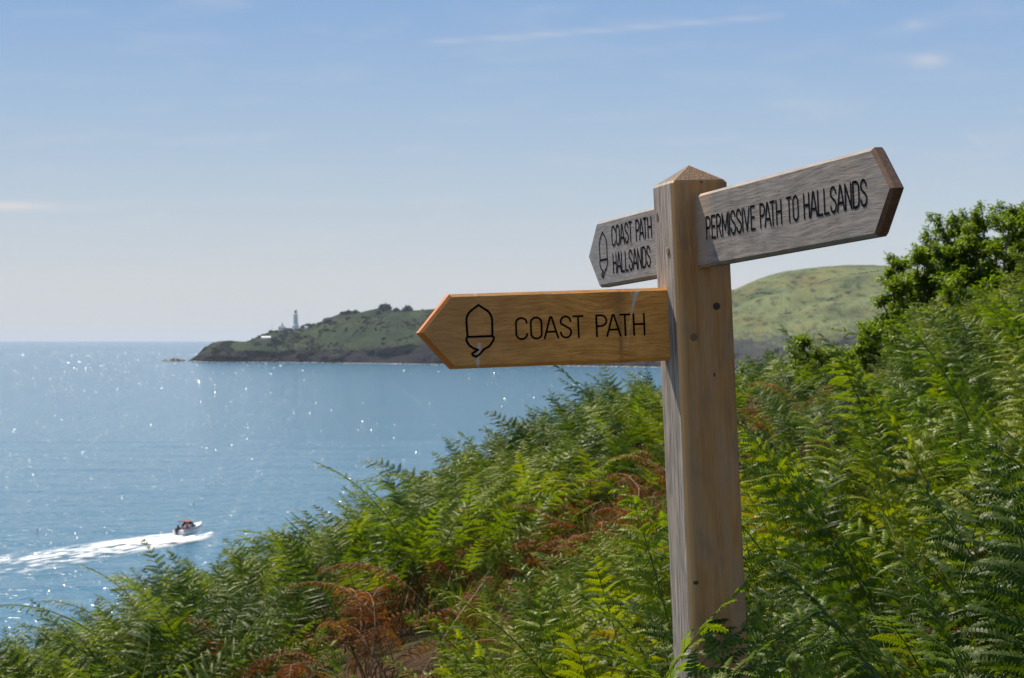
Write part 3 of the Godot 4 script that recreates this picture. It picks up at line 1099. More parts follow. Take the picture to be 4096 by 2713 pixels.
func build_signpost() -> void:
	var b := Basis(Vector3(0, 0, 1), 0.0423) * Basis(Vector3(1, 0, 0), -0.0227) * Basis(Vector3(0, 1, 0), 0.2551)
	var eye_at := Vector3(0.3799, 0, -4.5438)
	var base := 1.9
	var t := thing("signpost", "weathered oak fingerpost with three arrow arms standing in the bracken", "signpost", eye_at + b * Vector3(0, -base, 0))
	t.basis = b
	var h := 0.0606
	var apex := base + 0.3587
	var eave := base + 0.3244
	# post texture: left half weathered grey, right half brown
	var w := 512
	var hh := 1536
	var im := Image.create(w, hh, false, Image.FORMAT_RGB8)
	var hm := Image.create(w, hh, false, Image.FORMAT_RGB8)
	var n1 := noise(301, 0.02, 3)
	var n2 := noise(302, 0.008, 3)
	var n3 := noise(303, 0.11, 2)
	for y in hh:
		var low := float(y) / hh            # 0 top .. 1 foot (2.3 m)
		for x in w:
			var front := x >= 256
			var bend := n2.get_noise_2d(x * 1.1, y * 0.35) * (22.0 if front else 5.0)
			var g := n1.get_noise_2d((x + bend) * (1.6 if front else 2.6), y * 0.16)
			var fine := n3.get_noise_2d((x + bend) * 1.6, y * 0.13 + x * (0.05 if front else 0.0))
			var blotch := n2.get_noise_2d(x * 1.4 + 700.0, y * 0.9)
			var c: Color
			if front:
				var k := clampf(0.5 + g * 0.35 + fine * 0.35 + blotch * 0.5, 0, 1)
				c = Color(0.37, 0.175, 0.058).lerp(Color(0.58, 0.295, 0.10), k)
				c = c.lerp(Color(0.40, 0.235, 0.115), clampf(blotch * 1.5 + 0.2 + (low - 0.3) * 0.5, 0.0, 0.75))
				var st := n2.get_noise_2d(x * 0.7 + 90.0, y * 1.1 + 300.0)
				c = c.lerp(Color(0.28, 0.16, 0.085), clampf((st - 0.22) * 1.8, 0, 0.45))
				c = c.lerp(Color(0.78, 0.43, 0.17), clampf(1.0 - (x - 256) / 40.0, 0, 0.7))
			else:
				var k := clampf(0.5 + g * 0.75 + fine * 0.55 + blotch * 0.2, 0, 1)
				c = Color(0.16, 0.13, 0.11).lerp(Color(0.40, 0.35, 0.305), k)
				if fine < -0.3:
					c = c.lerp(Color(0.08, 0.07, 0.065), clampf((-0.3 - fine) * 4.0, 0, 0.8))
				c = c.lerp(Color(0.42, 0.34, 0.26), clampf(blotch * 1.2, 0, 0.35))
			c.a = 1.0
			im.set_pixel(x, y, c.linear_to_srgb())
			var e := clampf(0.5 + fine * 0.5 + g * 0.5, 0, 1)
			hm.set_pixel(x, y, Color(e, e, e))
	var pm := wood_mat([ImageTexture.create_from_image(im), ImageTexture.create_from_image(hm)], 0.12)
	# rounded square section lofted to a four sided cap
	var st := SurfaceTool.new()
	st.begin(Mesh.PRIMITIVE_TRIANGLES)
	st.set_smooth_group(-1)
	var ch := 0.005
	var ring := func(r: float, c: float) -> Array:
		return [Vector2(-r + c, r), Vector2(r - c, r), Vector2(r, r - c), Vector2(r, -r + c), Vector2(r - c, -r), Vector2(-r + c, -r), Vector2(-r, -r + c), Vector2(-r, r - c)]
	var levels := [[0.0, h, ch], [eave - 0.007, h, ch], [eave - 0.001, h - 0.004, ch], [apex - 0.002, 0.004, 0.0015], [apex, 0.0008, 0.0003]]
	var stc := SurfaceTool.new()
	stc.begin(Mesh.PRIMITIVE_TRIANGLES)
	stc.set_smooth_group(-1)
	for i in levels.size() - 1:
		var to := st if i < 2 else stc
		var r0: Array = ring.call(levels[i][1], levels[i][2])
		var r1: Array = ring.call(levels[i + 1][1], levels[i + 1][2])
		for k in 8:
			var j := (k + 1) % 8
			var side := k / 2                 # 0 front, 1 right, 2 back, 3 left
			var wide := k % 2 == 0
			var u0 := 0.5 if side % 2 == 0 else 0.0
			if k == 7:
				u0 = 0.5
			var pts := [[r0[k], levels[i][0]], [r1[k], levels[i + 1][0]], [r1[j], levels[i + 1][0]], [r0[j], levels[i][0]]]
			for q in [0, 1, 2, 0, 2, 3]:
				var p: Vector2 = pts[q][0]
				var across := 0.0
				if k == 7:
					across = 0.02
				else:
					across = [p.x, -p.y, -p.x, p.y][side] / (2 * h) + 0.5 if wide else 0.95
				if k == 7:
					across = 0.01 + 0.02 * (1.0 if q in [2, 3] else 0.0)
				var v: float = 1.0 - pts[q][1] / (apex + 0.05)
				if i >= 2:
					v = 0.3 + (apex - pts[q][1]) * 3.0 + p.length() * 2.0
				to.set_uv(Vector2(u0 + clampf(across, 0.01, 0.99) * 0.5, v))
				to.add_vertex(Vector3(p.x, pts[q][1], p.y))
	st.generate_normals()
	st.generate_tangents()
	var post := obj("post", st.commit(), pm, t)
	stc.generate_normals()
	stc.generate_tangents()
	var cm: StandardMaterial3D = pm.duplicate()
	cm.albedo_color = lin(0.30, 0.31, 0.36)
	obj("post_cap", stc.commit(), cm, t)
	# oak pegs and knots
	var pegs := [[Vector3(0.0249, 0.0643, h), 0.0, 0.0075, Color(0.05, 0.032, 0.018), "dark recessed peg hole"], [Vector3(-0.0266, 0.0029, h), 0.0, 0.0075, Color(0.17, 0.105, 0.05), ""], [Vector3(-h, 0.1819, 0.0231), -PI / 2, 0.0085, Color(0.2, 0.13, 0.08), ""]]
	for q in pegs:
		st = st_new()
		lathe(st, [Vector2(q[2], -0.006), Vector2(q[2], 0.0012), Vector2(q[2] * 0.85, 0.002), Vector2(0, 0.0022)], 18)
		var o := obj("peg", done(st), mat(q[3].r, q[3].g, q[3].b, 0.9), post)
		o.position = q[0] + Vector3(0, base, 0)
		o.basis = Basis(Vector3.UP, q[1]) * Basis(Vector3.RIGHT, PI / 2)
		if q[4] != "":
			o.set_meta("label", q[4])
	for q in [[Vector3(-h, 0.2554, -0.0348), -PI / 2, 0.006, 0.011], [Vector3(0.014, -0.075, h), 0.0, 0.002, 0.004], [Vector3(-0.045, -0.494, h), 0.0, 0.006, 0.004], [Vector3(0.004, 0.3185, h), 0.0, 0.004, 0.0018]]:
		st = st_new()
		lathe(st, [Vector2(1, 0.0), Vector2(0.8, 0.6), Vector2(0.45, 0.75), Vector2(0, 0.8)], 14)
		var o := obj("knot", done(st), mat(0.07, 0.038, 0.022, 0.9), post)
		o.position = q[0] + Vector3(0, base, 0)
		o.basis = Basis(Vector3.UP, q[1]) * Basis(Vector3.RIGHT, PI / 2) * Basis.from_scale(Vector3(q[2], 0.0012, q[3]))
	var ink := mat(0.006, 0.006, 0.006, 0.95, 0.1)
	var streak := func(x: float, y: float, line: Array, fine: float) -> float:
		for i in line.size() - 1:
			var a = line[i]
			var c = line[i + 1]
			if y >= a[1] and y <= c[1]:
				var f: float = (y - a[1]) / (c[1] - a[1])
				var half := lerpf(a[2], c[2], f)
				var dx := absf(x - lerpf(a[0], c[0], f))
				if dx < half * 1.3:
					return clampf((1.3 - dx / half) * 2.0 + fine * 1.2, 0, 1)
		return 0.0
	# COAST PATH: newer orange oak; u runs from tip (0) to butt (1)
	var L := 0.5841
	var tex := wood_board(1024, 264, 401, Color(0.86, 0.39, 0.085), Color(0.54, 0.205, 0.036), 0.25, func(c: Color, u: float, v: float, g: float, fine: float) -> Color:
		c = c.lerp(Color(0.40, 0.22, 0.1), clampf(0.55 - u, 0.0, 0.45))
		c = c.lerp(Color(0.78, 0.36, 0.07), clampf((u - 0.8) * 3.0, 0, 0.5))
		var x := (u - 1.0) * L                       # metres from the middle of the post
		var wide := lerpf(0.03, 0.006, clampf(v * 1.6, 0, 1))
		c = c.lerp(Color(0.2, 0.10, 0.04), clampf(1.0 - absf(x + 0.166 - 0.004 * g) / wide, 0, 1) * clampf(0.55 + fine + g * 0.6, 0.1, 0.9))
		var s1: float = streak.call(x, v, [[-0.124, -0.01, 0.0062], [-0.131, 0.12, 0.0045], [-0.137, 0.26, 0.002], [-0.142, 0.4, 0.0008], [-0.147, 0.55, 0.0006], [-0.154, 0.84, 0.0004]], fine)
		s1 = maxf(s1, 0.6 * streak.call(x, v, [[-0.1365, 0.0, 0.0012], [-0.140, 0.09, 0.0006]], fine))
		s1 = maxf(s1, 0.8 * streak.call(x, v, [[-0.463, 0.66, 0.0035], [-0.463, 0.75, 0.0035], [-0.466, 0.85, 0.003], [-0.467, 0.97, 0.0035]], fine))
		return c.lerp(Color(0.62, 0.56, 0.47), s1 * 0.8))
	var arm := board(finger_board(L, 0.518, 0.15, 0.038, true), wood_mat(tex, 0.04, 0.6), Color(0.82, 0.72, 0.66), t)
	arm.position = Vector3(0, base + 0.033, 0.006)
	arm.set_meta("label", "newer orange oak arm lettered COAST PATH, pointing left")
	letters("COAST PATH", -0.3844, -0.1135, 0.001, 0.0425, 0.0039, ink, arm, 0.42)
	acorn(-0.46, 0.0, 0.105, ink, arm)
	# PERMISSIVE PATH TO HALLSANDS: grey arm out of the front face
	tex = wood_board(1280, 224, 501, Color(0.285, 0.258, 0.236), Color(0.165, 0.145, 0.13), 0.12, func(c: Color, u: float, v: float, g: float, fine: float) -> Color:
		c = c.lerp(Color(0.45, 0.3, 0.18), clampf((0.17 - u) * 8.0, 0, 0.65))
		return c.lerp(Color(0.42, 0.3, 0.22), clampf(g * 1.3 - 0.25, 0, 0.5)))
	arm = board(finger_board(0.9592, 0.8889, 0.15, 0.026, false), wood_mat(tex, 0.022, 0.85), Color(0.8, 0.66, 0.56), t)
	arm.position = Vector3(-0.0136, base + 0.2172, 0)
	arm.basis = Basis(Vector3.UP, -1.5428)
	arm.set_meta("label", "grey oak arm lettered PERMISSIVE PATH TO HALLSANDS, pointing right")
	letters("PERMISSIVE PATH TO HALLSANDS", 0.1203, 0.863, 0.002, 0.0435, 0.0048, ink, arm, 0.4)
	# COAST PATH HALLSANDS: grey arm out of the back face
	tex = wood_board(900, 264, 601, Color(0.29, 0.276, 0.264), Color(0.17, 0.162, 0.156), 0.25, func(c: Color, u: float, v: float, g: float, fine: float) -> Color:
		return c.lerp(Color(0.25, 0.25, 0.25), clampf(0.22 - u, 0, 0.2) * 2.0))
	arm = board(finger_board(0.588, 0.5138, 0.15, 0.03, true), wood_mat(tex, 0.025, 0.85), Color(0.8, 0.75, 0.7), t)
	arm.position = Vector3(-0.0333, base + 0.2108, 0)
	arm.basis = Basis(Vector3.UP, -1.5428)
	arm.set_meta("label", "grey oak arm lettered COAST PATH HALLSANDS, behind the post")
	letters("COAST PATH", -0.4086, -0.1487, 0.034, 0.0425, 0.0047, ink, arm, 0.42)
	letters("HALLSANDS", -0.4074, -0.1635, -0.0268, 0.0425, 0.0047, ink, arm, 0.42)
	acorn(-0.4732, -0.002, 0.103, ink, arm)

# ------------------------------------------------------------------ bracken
# one frond: [stem mesh, blade mesh]. Grows from the origin, stalk up, blade arching towards +z. Size in metres.
func frond(seed_value: int, stalk: float, blade: float, width: float, arch0: float, arch1: float, tint: Color, curl := 0.0, broad := false) -> Array:
	var g := RandomNumberGenerator.new()
	g.seed = seed_value
	var v := PackedVector3Array()
	var n := PackedVector3Array()
	var idx := PackedInt32Array()
	var col := PackedColorArray()
	var steps := 22
	var pts := []
	var dirs := []
	var p := Vector3.ZERO
	var sway := g.randf_range(-0.25, 0.25)
	var total := stalk + blade
	for i in steps + 1:
		var t := float(i) / steps * total
		var ang := 0.0
		if t < stalk:
			ang = lerpf(0.04, arch0, t / stalk)
		else:
			ang = lerpf(arch0, arch1, pow((t - stalk) / blade, 1.3))
		var d := Vector3(sin(ang) * sin(sway * t / total * 2.0), cos(ang), sin(ang) * cos(sway * t / total * 2.0)).normalized()
		pts.append(p)
		dirs.append(d)
		p += d * total / steps
	var at := func(t: float) -> Array:
		var f := clampf(t / total * steps, 0.0, steps - 0.001)
		var i := int(f)
		return [pts[i].lerp(pts[i + 1], f - i), dirs[i].lerp(dirs[i + 1], f - i).normalized()]
	var stem := st_new()
	tube(stem, pts.slice(0, 16), 0.0042, 0.0024, 5)
	tube(stem, pts.slice(15), 0.0024, 0.0008, 4)
	var pairs := 13 if broad else 19
	for i in pairs:
		var f := float(i) / pairs
		var t := stalk + blade * (1.0 - pow(1.0 - f, 1.25)) * 0.97
		var base: Array = at.call(t)
		var o: Vector3 = base[0]
		var fd: Vector3 = base[1]
		var sx := Vector3.RIGHT
		var up := fd.cross(sx).normalized()
		if up.y < 0:
			up = -up
		sx = up.cross(fd).normalized() * (1.0 if up.cross(fd).x > 0 else -1.0)
		var plen := width * 0.5 * pow(1.0 - f, 0.85) * (0.88 if i == 0 else 1.0) + 0.012
		for s in [-1.0, 1.0]:
			if g.randf() < (0.02 if curl == 0.0 else 0.1):
				continue
			var ll := plen * g.randf_range(0.86, 1.1)
			var fwd := deg_to_rad(lerpf(16.0, 42.0, f) + g.randf_range(-7, 7))
			var lift := g.randf_range(-0.1, 0.28)
			var droop := g.randf_range(0.35, 1.45) + curl
			var cnt := int(clampf(ll / (0.0085 if broad else 0.0052), 5, 30))
			var q := o
			var seg := ll / cnt
			var twist := g.randf_range(-0.55, 0.55)
			var tone := g.randf_range(0.75, 1.25)
			var hue := tint.lerp(Color(1.7, 0.75, 0.9), 1.0 if g.randf() < 0.04 else g.randf() * 0.12)
			for k in cnt:
				var e := float(k) / cnt
				var elev := lift - droop * e * e
				var dir: Vector3 = ((sx * s * cos(fwd) + fd * sin(fwd)) * cos(elev) + up * sin(elev)).normalized()
				var pn: Vector3 = (up - dir * up.dot(dir)).normalized()
				pn = pn.rotated(dir, twist)
				var sd: Vector3 = pn.cross(dir).normalized()
				var big := (0.026 if broad else 0.018) * pow(1.0 - e, 0.75) * clampf(ll / 0.14, 0.4, 1.0) * (0.55 if k == 0 else 1.0) + 0.0025
				for r in [-1.0, 1.0]:
					var dp: Vector3 = (sd * r * 0.93 + dir * 0.37).normalized()
					var lean := g.randf_range(-0.3, 0.15) - curl * 0.4
					dp = (dp + pn * lean).normalized()
					var w: Vector3 = dir * seg * (0.46 if broad else 0.33)
					var nn: Vector3 = (pn + dp * -lean + sd * r * 0.15).normalized()
					var len2 := big * g.randf_range(0.85, 1.15)
					var b := v.size()
					var mid: Vector3 = q + dp * len2 * 0.5 + pn * len2 * 0.05
					v.append_array([q - w * 0.8, q + w * 0.8, mid + w, mid - w, q + dp * len2 - pn * len2 * 0.12])
					n.append_array([nn, nn, nn, nn, (nn + dp * 0.35).normalized()])
					var c := hue * (tone * g.randf_range(0.85, 1.15))
					c.a = 1.0
					col.append_array([c, c, c, c, c])
					idx.append_array([b, b + 1, b + 2, b, b + 2, b + 3, b + 3, b + 2, b + 4])
				var a0 := q
				q += dir * seg
				var b2 := v.size()
				var hw: Vector3 = sd * 0.0007
				v.append_array([a0 - hw, a0 + hw, q + hw, q - hw])
				n.append_array([pn, pn, pn, pn])
				var mc := Color(tint.r * 1.7, tint.g * 1.5, tint.b * 1.6)
				col.append_array([mc, mc, mc, mc])
				idx.append_array([b2, b2 + 1, b2 + 2, b2, b2 + 2, b2 + 3])
	var top := 0.0
	for q in v:
		top = maxf(top, q.y)
	return [done(stem), mesh_of(v, n, idx, col), top]

func leaf_mat(c: Color, rough := 0.46) -> StandardMaterial3D:
	var m := StandardMaterial3D.new()
	m.albedo_color = lin(c.r, c.g, c.b)
	m.vertex_color_use_as_albedo = true
	m.roughness = rough
	m.metallic_specular = 0.24
	m.backlight_enabled = true
	m.backlight = Color(1.0, 1.0, 0.6)
	m.cull_mode = BaseMaterial3D.CULL_DISABLED
	return m

func zone_of(x: float, d: float, dead: bool) -> Array:
	var far_side: bool = x < lerp_table(trail_x(), d, 1) if d > 6.6 else false
	var u := x / d
	if dead:
		return ["left of the signpost" if u < 0.08 else "on the slope right of the signpost", "dead brown bracken fronds"]
	if d < 4.9 and absf(x - 0.38) < 0.3:
		return ["at the foot of the signpost", "bracken at the foot of the signpost"]
	if far_side:
		if u < -0.13:
			return ["in the lower left corner below the boat wake", "bracken in the lower left corner"]
		if d > 16.0:
			return ["on the crest against the sea", "bracken along the crest against the sea"]
		return ["on the bank below the orange arm", "bracken on the bank below the orange arm"]
	if u < 0.075:
		return ["bottom centre, left of the post" if d < 6.5 else "beside the brown gap left of the post", "bracken left of the signpost foot"]
	if d < 5.5:
		return ["in the foreground right of the post", "foreground bracken right of the post"]
	if u < 0.15:
		return ["close behind the post on its right", "bracken close behind the post on its right"]
	if d < 9.0:
		return ["at the lower right edge of the frame", "bracken at the lower right edge"]
	return ["higher up the right slope below the bushes", "bracken below the leafy bushes"]

func trail_x() -> Array:
	var o := []
	for q in trail:
		o.append([q[1], q[0]])
	return o

func build_bracken() -> void:
	rng.seed = 2024
	var green := []
	var shape := [[0.6, 0.6, 0.34, 0.5, 1.15], [0.66, 0.64, 0.36, 0.45, 1.0], [0.55, 0.64, 0.36, 0.7, 1.35], [0.64, 0.54, 0.32, 0.5, 0.95], [0.7, 0.62, 0.38, 0.35, 0.85], [0.6, 0.66, 0.38, 0.7, 1.7], [0.5, 0.58, 0.34, 0.6, 1.2], [0.66, 0.6, 0.36, 0.4, 1.3], [0.58, 0.7, 0.33, 0.55, 1.5], [0.7, 0.56, 0.42, 0.3, 1.05], [0.52, 0.62, 0.3, 0.8, 1.9], [0.64, 0.68, 0.4, 0.45, 0.9]]
	for i in shape.size():
		var s = shape[i]
		green.append(frond(500 + i, s[0], s[1], s[2], s[3], s[4], Color(1, 1, 1), 0.0 if i < 8 else 0.35, i % 2 == 1))
	var brown := []
	for i in 3:
		brown.append(frond(560 + i, 0.45, 0.5, 0.26, 0.9, 2.3, Color(1, 1, 1), 1.3))
	var tones := [Color(0.05, 0.095, 0.008), Color(0.078, 0.138, 0.007), Color(0.115, 0.185, 0.007), Color(0.15, 0.225, 0.006), Color(0.19, 0.25, 0.006), Color(0.21, 0.26, 0.007)]
	var rust := [Color(0.24, 0.085, 0.022), Color(0.17, 0.07, 0.025), Color(0.28, 0.13, 0.04)]
	var gm := []
	for c in tones:
		gm.append(leaf_mat(c))
	var bm := []
	for c in rust:
		bm.append(leaf_mat(c, 0.7))
	var stem_green := mat(0.09, 0.11, 0.02, 0.85, 0.2)
	var stem_brown := mat(0.2, 0.1, 0.04, 0.7)
	var patch := noise(610, 0.35, 2)
	var spots := []
	# outlines of the two banks of bracken as slopes (sideways, upwards) from the eye, measured in the photograph: how tall the bracken grew where it stands
	var far_bank := [[-0.3, -0.15], [-0.232, -0.1286], [-0.1536, -0.0992], [-0.0948, -0.0816], [-0.036, -0.058], [0.0228, -0.0286], [0.0503, -0.0149], [0.102, -0.012], [0.1405, 0.0008], [0.16, 0.0106], [0.19, 0.02], [0.232, 0.03], [0.3, 0.05]]
	var near_bank := [[-0.3, -0.2], [-0.06, -0.17], [-0.026, -0.1466], [-0.0075, -0.1315], [-0.001, -0.107], [0.011, -0.109], [0.03, -0.109], [0.0455, -0.1], [0.052, -0.087], [0.07, -0.081], [0.104, -0.068], [0.119, -0.06], [0.121, -0.051], [0.128, -0.027], [0.16, -0.023], [0.173, -0.0133], [0.186, -0.007], [0.204, 0.0154], [0.232, 0.029], [0.3, 0.06]]
	var tops := []
	for f in green:
		tops.append(f[2])
	var where_trail := trail_x()
	var clumps := noise(613, 0.75, 2)
	var wither := noise(617, 0.45, 2)
	var tries := 0
	while tries < 23000:
		tries += 1
		var d := sqrt(rng.randf_range(2.6 * 2.6, 25.0 * 25.0))
		var x := rng.randf_range(-0.25 * d - 0.9, 0.25 * d + 0.9)
		var kind := rng.randi()
		var hgt := rng.randf_range(0.68, 1.08) if tries % 3 else rng.randf_range(0.4, 0.62)
		var turn := PI + rng.randf_range(-0.95, 0.95) if rng.randf() < 0.62 else rng.randf_range(0, TAU)
		var luck := rng.randf()
		if d > lerp_table(ridge_at, x, 1) + 3.0:
			continue
		var clumpy := clumps.get_noise_2d(x, d * 0.8)
		if clumpy < -0.3 and d > 5.0:
			continue
		hgt *= clampf(0.92 + clumpy * 0.55, 0.6, 1.12)
		var td := trail_distance(x, d)
		if td < 0.3 and luck < 0.7 or td < 0.5 and hgt > 0.66:
			continue
		if Vector2(x - 0.38, d - 4.55).length() < 0.16:
			continue
		var dead := luck < (0.6 if td < 1.0 else 0.3) * clampf(wither.get_noise_2d(x, d) * 3.5 + 0.15, 0.04, 1.0)
		var far_side: bool = d > 6.6 and x < lerp_table(where_trail, d, 1)
		var limit := lerp_table(far_bank if far_side else near_bank, x / d, 1)
		if far_side:
			limit += 0.012 * clumps.get_noise_2d(x * 0.7 + 30.0, d * 0.7) - (0.007 if x / d < -0.06 else 0.0)
		if luck > 0.93:
			limit += 0.011
		var room: float = limit * d - ground_y(x, d)
		hgt = minf(hgt, room / tops[kind % tops.size()] * rng.randf_range(0.9, 1.0))
		if hgt < 0.34:
			continue
		spots.append([x, d, hgt, turn, dead, kind, far_side])
	# clumps of dead bracken along the gap; right-hand extras stand in for its shade
	for q in [[0.2, 11.7], [0.5, 12.5], [0.8, 13.3], [0.62, 12.0], [1.75, 14.7], [2.15, 15.7], [1.5, 14.0], [1.95, 15.9], [2.3, 16.6], [1.75, 15.6], [2.1, 16.4], [-0.55, 10.2], [-0.9, 9.5], [-0.75, 9.9]]:
		for i in (7 if q[0] < 1.4 else 11):
			var x: float = q[0] + rng.randfn(0.0, 0.22)
			var d: float = q[1] + rng.randfn(0.0, 0.3)
			spots.append([x, d, rng.randf_range(0.5, 0.95), rng.randf_range(0, TAU), true, rng.randi(), true])
	# fronds that lean across the foot of the post, and a few that stand out in the photograph
	spots.append_array([[-0.1, 4.24, 1.24, 1.5, false, 3, false], [0.0, 4.14, 1.13, 1.25, false, 1, false], [-0.16, 4.34, 1.2, 1.75, false, 7, false], [-0.02, 4.3, 1.22, 1.6, false, 0, false], [0.98, 4.28, 1.1, -1.5, false, 3, false], [0.86, 4.18, 1.08, -1.2, false, 0, false]])
	# nearest first
	spots.sort_custom(func(a, b): return a[1] < b[1])
	var kept := 0
	var made := {}
	var rest := {}
	for s in spots:
		var x: float = s[0]
		var d: float = s[1]
		var dead: bool = s[4]
		var k: int = s[5] % green.size()
		var q := Vector3(x, ground_y(x, d) - 0.03, -d)
		var basis_ := Basis(Vector3.UP, s[3]) * Basis(Vector3.RIGHT, rng.randf_range(-0.12, 0.22)) * Basis(Vector3.FORWARD, rng.randf_range(-0.42, 0.42))
		basis_ = basis_.scaled_local(Vector3.ONE * s[2])
		var tone := clampf(0.54 + patch.get_noise_2d(x, d) * 0.9 + rng.randf_range(-0.35, 0.35), 0, 0.999)
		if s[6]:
			tone = clampf(tone * 0.9 - 0.12, 0.0, 0.999)  # shade over the far bank put into its leaf tones
		var seen: bool = absf(x) < 0.232 * d + 0.1 and d > 3.3 and s[2] > 0.55 and q.y + s[2] * (0.5 if dead else tops[k]) > -0.148 * d
		if seen and kept < 290:
			kept += 1
			var src: Array = brown[k % 3] if dead else green[k]
			var key := "%s%d" % [dead, k % 3 if dead else k]
			var z := zone_of(x, d, dead)
			var lean: String = ["leaning away", "leaning right", "leaning towards viewer", "leaning left"][int(fposmod(PI - s[3] + PI / 4, TAU) / (PI / 2)) % 4]
			var look: String = ("tall " if s[2] > 0.82 else "short ") + ("feathery " if k % 2 == 0 else "broad ") + ["dark green", "deep green", "mid green", "fresh green", "light green", "yellow green"][int(tone * 6)]
			if not dead:
				z[0] = look + " bracken " + lean + ", " + z[0]
			else:
				z[0] = ["rust brown", "dull brown", "pale orange"][s[5] % 3] + " dead bracken curled over, " + z[0]
			var o: Node3D
			if not made.has(key):
				o = thing("bracken_fern", z[0], "fern", Vector3.ZERO, z[1])
				obj("stem", src[0], stem_brown if dead else stem_green, o)
				obj("blade", src[1], gm[0], o)
				made[key] = o
			else:
				o = made[key].duplicate()
				o.name = numbered("bracken_fern")
				add_child(o)
				tag(o, z[0], "fern", z[1])
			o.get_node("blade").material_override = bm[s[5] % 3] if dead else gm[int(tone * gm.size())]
			o.transform = Transform3D(basis_, q)
		else:
			var key := "b%d" % (k % 3) if dead else "g%d" % k
			if not rest.has(key):
				rest[key] = []
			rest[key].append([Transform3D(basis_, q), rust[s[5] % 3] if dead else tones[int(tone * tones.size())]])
	# everything farther off: one mass
	var mass := Node3D.new()
	mass.name = "bracken"
	mass.set_meta("kind", "stuff")
	tag(mass, "dense green bracken covering the slope behind the nearest ferns", "bracken")
	add_child(mass)
	var many := leaf_mat(Color(1, 1, 1))
	for key in rest:
		var src: Array = brown[int(key.substr(1))] if key[0] == "b" else green[int(key.substr(1))]
		for part in 2:
			var mm := MultiMesh.new()
			mm.transform_format = MultiMesh.TRANSFORM_3D
			mm.use_colors = part == 1
			mm.mesh = src[part]
			mm.instance_count = rest[key].size()
			for i in rest[key].size():
				mm.set_instance_transform(i, rest[key][i][0])
				if part == 1:
					mm.set_instance_color(i, rest[key][i][1])
			var mi := MultiMeshInstance3D.new()
			mi.name = ("stems" if part == 0 else "fronds")
			mi.multimesh = mm
			mi.material_override = (stem_green if key[0] == "g" else stem_brown) if part == 0 else many
			mi.set_meta("kind", "stuff")
			mass.add_child(mi, true)
	# dead fronds lying in the gap
	var lay := MultiMesh.new()
	lay.transform_format = MultiMesh.TRANSFORM_3D
	lay.use_colors = true
	lay.mesh = brown[1][1]
	var where := []
	for i in 5200:
		var d := sqrt(rng.randf_range(5.0 * 5.0, 23.0 * 23.0))
		var x := rng.randf_range(-0.25 * d - 0.4, 0.25 * d + 0.4)
		var td := trail_distance(x, d)
		if rng.randf() > clampf(1.25 - td, 0.05, 1.0) * clampf(wither.get_noise_2d(x, d) * 3.0 + 0.6, 0.3, 1.0):
			continue
		where.append(Vector2(x, d))
	lay.instance_count = where.size()
	for i in where.size():
		var bb := Basis(Vector3.UP, rng.randf_range(0, TAU)) * Basis(Vector3.RIGHT, rng.randf_range(0.7, 1.5)) * Basis(Vector3.UP, rng.randf_range(-1, 1))
		lay.set_instance_transform(i, Transform3D(bb.scaled_local(Vector3.ONE * rng.randf_range(0.5, 0.95)), Vector3(where[i].x, ground_y(where[i].x, where[i].y) + 0.02, -where[i].y)))
		lay.set_instance_color(i, rust[rng.randi() % 3])
	var li := MultiMeshInstance3D.new()
	li.name = "dead_bracken_litter"
	li.multimesh = lay
	li.material_override = leaf_mat(Color(1, 1, 1), 0.75)
	li.set_meta("kind", "stuff")
	tag(li, "rust brown dead bracken lying in the gap between the ferns", "dead bracken")
	add_child(li)
	# grass
	var blade_ := st_new()
	blade_.set_color(Color(0.085, 0.13, 0.012))
	for i in 26:
		var a := rng.randf_range(0, TAU)
		var o := Vector3(cos(a), 0, sin(a)) * rng.randf_range(0, 0.05)
		var out := Vector3(cos(a), 0, sin(a))
		var hgt := rng.randf_range(0.15, 0.36)
		var bend := rng.randf_range(0.05, 0.2)
		var w := Vector3(-sin(a), 0, cos(a)) * 0.004
		var p0 := o
		var p1 := o + out * bend * 0.35 + Vector3.UP * hgt * 0.65
		var p2 := o + out * bend + Vector3.UP * hgt
		quad(blade_, p0 - w, p0 + w, p1 + w * 0.8, p1 - w * 0.8)
		for q in [p1 - w * 0.8, p1 + w * 0.8, p2]:
			blade_.add_vertex(q)
	var gr := MultiMesh.new()
	gr.transform_format = MultiMesh.TRANSFORM_3D
	gr.mesh = done(blade_)
	where = []
	for i in 1500:
		var d := rng.randf_range(6.0, 20.0)
		var x := rng.randf_range(-0.25 * d, 0.25 * d)
		var td := trail_distance(x, d)
		if td > 0.75 or patch.get_noise_2d(x * 1.7 + 40.0, d) < 0.2:
			continue
		where.append(Vector2(x, d))
	gr.instance_count = where.size()
	for i in where.size():
		gr.set_instance_transform(i, Transform3D(Basis(Vector3.UP, rng.randf_range(0, TAU)).scaled_local(Vector3.ONE * rng.randf_range(0.6, 1.1)), Vector3(where[i].x, ground_y(where[i].x, where[i].y) - 0.01, -where[i].y)))
	var gi := MultiMeshInstance3D.new()
	gi.name = "grass"
	gi.multimesh = gr
	var gmat := leaf_mat(Color(1, 1, 1), 0.6)
	gi.material_override = gmat
	gi.set_meta("kind", "stuff")
	tag(gi, "bright green grass tufts in the gap between the bracken", "grass")
	add_child(gi)

